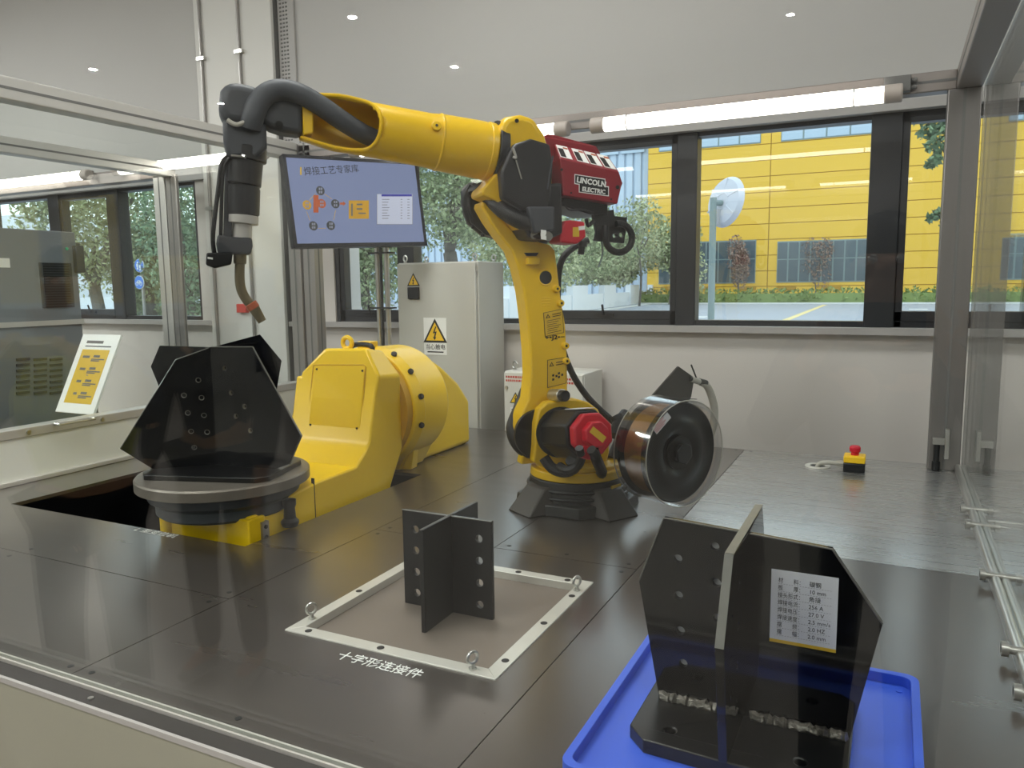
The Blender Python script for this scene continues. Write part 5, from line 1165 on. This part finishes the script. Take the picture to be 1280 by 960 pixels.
for pts, blobs, n, sd in (([Vector((tb0.x, tb0.y, P8(1196, 225).z)), P8(1190, 205), P8(1178, 185), P8(1158, 150)], [(P8(x, y), r) for x, y, r in ((1150, 146, .10), (1163, 150, .14), (1178, 146, .15), (1192, 152, .16), (1160, 165, .11), (1174, 168, .13), (1190, 172, .14), (1165, 182, .08), (1180, 190, .10), (1194, 195, .09), (1170, 201, .06), (1163, 206, .04))], 96, 90),
                          ([Vector((tb0.x, tb0.y, P8(1194, 300).z)), P8(1188, 288), P8(1180, 277), P8(1166, 264)], [(P8(x, y), r) for x, y, r in ((1180, 262, .07), (1188, 270, .09), (1172, 268, .06), (1164, 273, .05), (1184, 282, .07), (1192, 290, .05))], 56, 120)):
    m = MB()
    for k, (c, r) in enumerate(blobs): leaves(m, c, [r, r, r * .8], n // 2, .05, sd + k)
    bo_ = MB().tube(pts, [.04, .025, .012, .006], n=6).build('bough', 'bark', tbt); m.build('foliage', 'leafC', bo_, smooth=False)['kind'] = 'stuff'
hx0 = gd(826, 377).x
hm = MB().box(hx0 - .5, hx0 + 63, FY - 4.9, FY - 4.1, GZ, GZ + .6); g_ = np.random.default_rng(5)
for k in range(70): leaves(hm, (hx0 + k * .9, FY - 4.5 + g_.uniform(-.2, .2), GZ + .35), [.8, .65, .62], 150, .13, 300 + k)
h_ = tag(hm.build('hedge', 'hedge', smooth=False), 'clipped low green hedge along the foot of the yellow factory', 'hedge'); h_['kind'] = 'stuff'
# far left: pale building and low wall seen through the left windows
pb2 = thing('pale_building', 'pale grey building at the left edge of the window', 'building', tuple(vy(0, 380, 40)))
a, b = vy(-60, 250, 40), vy(36, 400, 40); B(a.x, b.x, 40, 50, GZ, 7).build('wall', 'wwall', pb2, smooth=False)
for k in range(3): B(a.x + 1 + k * 2.2, a.x + 2.2 + k * 2.2, 39.95, 40.1, 3, 4.6).build('window', 'facwin', pb2, smooth=False)
a, b = vy(96, 372, 17), vy(158, 398, 17); gwl = B(a.x, b.x, 17, 17.25, GZ, a.z).build('low_wall', 'wwall', smooth=False); tag(gwl, 'white low wall outside behind the grey machine cabinet', 'wall')
# round blue path signs on a post
sgp = thing('path_sign', 'two round blue footpath and cycle signs on a thin post outside', 'sign', tuple(vy(174, 380, 9)))
sc_ = vy(174, 353, 9)
MB().cyl((sc_.x + .02, 9.05, GZ), (sc_.x + .02, 9.05, sc_.z + .4), .025, n=10).build('post', 'alu', sgp)
for k, py in enumerate((332, 353)):
    c = vy(174, py, 9); r = .105
    MB().cyl((c.x, 9.0, c.z), (c.x, 9.012, c.z), r + .006, n=28).build('sign_edge', 'white', sgp); d_ = MB().cyl((c.x, 8.994, c.z), (c.x, 9.0, c.z), r, n=28).build('sign_face', 'signblue', sgp)
    m_ = MB()
    if k:
        for s in (-1, 1): m_.torus((c.x + s * .045, 8.992, c.z - .02), (0, 1, 0), .028, .005, n=16, m=5)
        m_.tube([(c.x - .045, 8.991, c.z - .02), (c.x - .02, 8.991, c.z + .03), (c.x + .03, 8.991, c.z + .03), (c.x + .045, 8.991, c.z - .02)], .005, n=5, sub=1).tube([(c.x - .02, 8.991, c.z + .03), (c.x, 8.991, c.z - .02), (c.x + .03, 8.991, c.z + .03)], .005, n=5, sub=1)
    else:
        for s, h in ((-.03, .05), (.03, .03)):
            m_.cyl((c.x + s, 8.99, c.z + h), (c.x + s, 8.993, c.z + h), .014, n=12); m_.tube([(c.x + s, 8.991, c.z + h - .02), (c.x + s, 8.991, c.z + h - .07)], .016, n=6, sub=1)
            for q in (-1, 1): m_.tube([(c.x + s, 8.991, c.z + h - .07), (c.x + s + q * .014, 8.991, c.z + h - .115)], .007, n=5, sub=1)
    m_.build('sign_mark', 'white', d_)

# =================================================================== two people behind the viewer, seen only as reflections in the front glass
def skin_mesh(nodes, edges, root, sub=1):
    """one smooth surface grown on a skeleton: nodes name -> (x, y, z, rx, ry)"""
    names = list(nodes); me = bpy.data.meshes.new('skeleton'); me.from_pydata([nodes[n][:3] for n in names], [(names.index(a), names.index(b)) for a, b in edges], [])
    o = bpy.data.objects.new('skeleton', me); COL.objects.link(o)
    o.modifiers.new('skin', 'SKIN'); sv = me.skin_vertices[0].data
    for i, n in enumerate(names): sv[i].radius = nodes[n][3:5]; sv[i].use_root = (n == root)
    sd = o.modifiers.new('smooth', 'SUBSURF'); sd.levels = sub; sd.render_levels = sub
    dg = bpy.context.evaluated_depsgraph_get(); m2 = bpy.data.meshes.new_from_object(o.evaluated_get(dg)); bpy.data.objects.remove(o)
    mb = MB(); mb.add([v.co for v in m2.vertices], [tuple(p.vertices) for p in m2.polygons]); bpy.data.meshes.remove(m2); return mb
def person(label, loc, yaw, h, top, vest=None, raise_hands=False):
    k = h / 1.75; t = thing('person', label, 'person', (0, 0, 0))
    def N(d): return {n: tuple(v * k for v in p) for n, p in d.items()}
    el = {s: ((.27 * s, .10, 1.20) if raise_hands else (.25 * s, .03, 1.14)) for s in (1, -1)}
    wr = {s: ((.15 * s, .26, 1.42) if raise_hands else (.25 * s, .10, .90)) for s in (1, -1)}
    hd = {s: ((.10 * s, .31, 1.49) if raise_hands else (.25 * s, .14, .81)) for s in (1, -1)}
    body = dict(pelvis=(0, 0, .95, .13, .10), waist=(0, 0, 1.08, .12, .09), chest=(0, 0, 1.27, .15, .10), neckb=(0, -.005, 1.43, .07, .06), neck=(0, .0, 1.50, .052, .055),
                jaw=(0, .025, 1.575, .058, .07), face=(0, .015, 1.64, .072, .088), crown=(0, 0, 1.70, .066, .08), nose=(0, .115, 1.625, .011, .014), chin=(0, .085, 1.555, .022, .02))
    E_ = [('pelvis', 'waist'), ('waist', 'chest'), ('chest', 'neckb'), ('neckb', 'neck'), ('neck', 'jaw'), ('jaw', 'face'), ('face', 'crown'), ('face', 'nose'), ('jaw', 'chin')]
    for s, q in ((1, 'a'), (-1, 'b')):
        body.update({'sh' + q: (.175 * s, 0, 1.39, .062, .06), 'el' + q: el[s] + (.043, .043), 'wr' + q: wr[s] + (.029, .026), 'pa' + q: hd[s] + (.038, .020),
                     'hi' + q: (.095 * s, 0, .90, .088, .088), 'kn' + q: (.105 * s, .015, .50, .058, .058), 'an' + q: (.11 * s, -.015, .09, .04, .042), 'to' + q: (.125 * s, .13, .04, .042, .03), 'ear' + q: (.082 * s, .0, 1.625, .010, .022)})
        E_ += [('chest', 'sh' + q), ('sh' + q, 'el' + q), ('el' + q, 'wr' + q), ('wr' + q, 'pa' + q), ('pelvis', 'hi' + q), ('hi' + q, 'kn' + q), ('kn' + q, 'an' + q), ('an' + q, 'to' + q), ('face', 'ear' + q)]
    bm_ = skin_mesh(N(body), E_, 'pelvis', 2)
    for s in (1, -1):
        w_, p_ = Vector(wr[s]), Vector(hd[s]); d = (p_ - w_).normalized(); sd = Vector((1, 0, 0)) if raise_hands else Vector((0, 1, 0)); sd = (sd - d * sd.dot(d)).normalized(); cu_ = sd.cross(d) * (-s if not raise_hands else s)
        for f, (o_, L) in enumerate(((-.027, .062), (-.009, .075), (.009, .078), (.027, .068))):
            b0 = p_ + sd * o_; pts = [b0, b0 + d * L * .5, b0 + d * L * .85 + cu_ * .012, b0 + d * L * 1.1 + cu_ * .032]
            bm_.tube([tuple(q * k for q in x) for x in pts], [.0095 * k, .009 * k, .008 * k, .006 * k], n=8, sub=3)
        b0 = p_ - d * .03 + sd * .03; bm_.tube([tuple(q * k for q in x) for x in (b0, b0 + sd * .025 + d * .02, b0 + sd * .03 + d * .05 + cu_ * .01)], [.011 * k, .010 * k, .007 * k], n=8, sub=3)
    parts = [('body', bm_, 'skin_tone')]
    tro = {n: body[n][:3] + (body[n][3] + .012, body[n][4] + .012) for n in ('pelvis', 'hia', 'hib', 'kna', 'knb', 'ana', 'anb')}
    parts.append(('trousers', skin_mesh(N(tro), [('pelvis', 'hia'), ('hia', 'kna'), ('kna', 'ana'), ('pelvis', 'hib'), ('hib', 'knb'), ('knb', 'anb')], 'pelvis'), 'trouser'))
    jk = {n: body[n][:3] + (body[n][3] + .018, body[n][4] + .018) for n in ('pelvis', 'waist', 'chest', 'neckb', 'sha', 'shb', 'ela', 'elb', 'wra', 'wrb')}
    JE = [('pelvis', 'waist'), ('waist', 'chest'), ('chest', 'neckb'), ('chest', 'sha'), ('sha', 'ela'), ('ela', 'wra'), ('chest', 'shb'), ('shb', 'elb'), ('elb', 'wrb')]
    parts.append(('jacket', skin_mesh(N(jk), JE, 'pelvis'), top))
    if vest:
        vs = {n: body[n][:3] + (body[n][3] + .034, body[n][4] + .034) for n in ('pelvis', 'waist', 'chest', 'sha', 'shb')}; vs['neckb'] = (0, 0, 1.38, .09, .08)
        parts.append(('vest', skin_mesh(N(vs), [('pelvis', 'waist'), ('waist', 'chest'), ('chest', 'neckb'), ('chest', 'sha'), ('chest', 'shb')], 'pelvis'), vest))
    hair = MB().lathe([(0, .083), (.05, .07), (.08, .035), (.088, -.01), (.085, -.04), (.07, -.04), (0, -.02)], (0, -.014 * k, 1.685 * k), (0, 0, 1), 24); hair.v = [(x, y * 1.14, z) for x, y, z in hair.v]
    parts.append(('hair', hair, 'black'))
    for s in (1, -1):
        parts.append(('shoe', skin_mesh(N(dict(a=(.11 * s, -.05, .045, .045, .04), b=(.115 * s, .05, .05, .045, .042), c=(.125 * s, .15, .035, .046, .03))), [('a', 'b'), ('b', 'c')], 'a'), 'hose'))
        parts.append(('eye', MB().lathe([(0, .006), (.009, .003), (.011, 0), (0, 0)], (.03 * s * k, .098 * k, 1.648 * k), (0, 1, 0), 12), 'white'))
    for n, mb, m in parts: mb.build(n, m, t, ang=60)
    t.location = (loc[0], loc[1], FZ + .002); t.rotation_euler = (0, 0, yaw); return t
M['skin_tone'] = mat('skin', '#c79a7c', .5); M['vest'] = mat('safety_vest_yellow', '#c8d23a', .6); M['navy'] = mat('navy_cloth', '#2a2f3c', .85)
pA = person('person in a yellow safety vest standing outside the glass, mirrored at the left edge', (-2.25, .14), -.5, 1.68, 'navy', 'vest', True)
pB = person('person in dark jacket and trousers standing behind the viewer, mirrored left of centre', (-2.35, -.49), -.2, 1.72, 'navy')
pC = person('photographer in dark clothes holding up a phone, mirrored faintly behind the tray workpiece', (-.02, -.40), 0, 1.70, 'navy', None, True)
ph = thing('phone', 'dark phone held up in both hands by the photographer', 'phone', (-.02, -.055, .62))
B(-.098, .058, -.062, -.054, .585, .66).build('phone_body', 'black', ph, bevel=.003); B(-.094, .054, -.0635, -.0618, .589, .656).build('phone_screen', 'ink', ph, smooth=False)
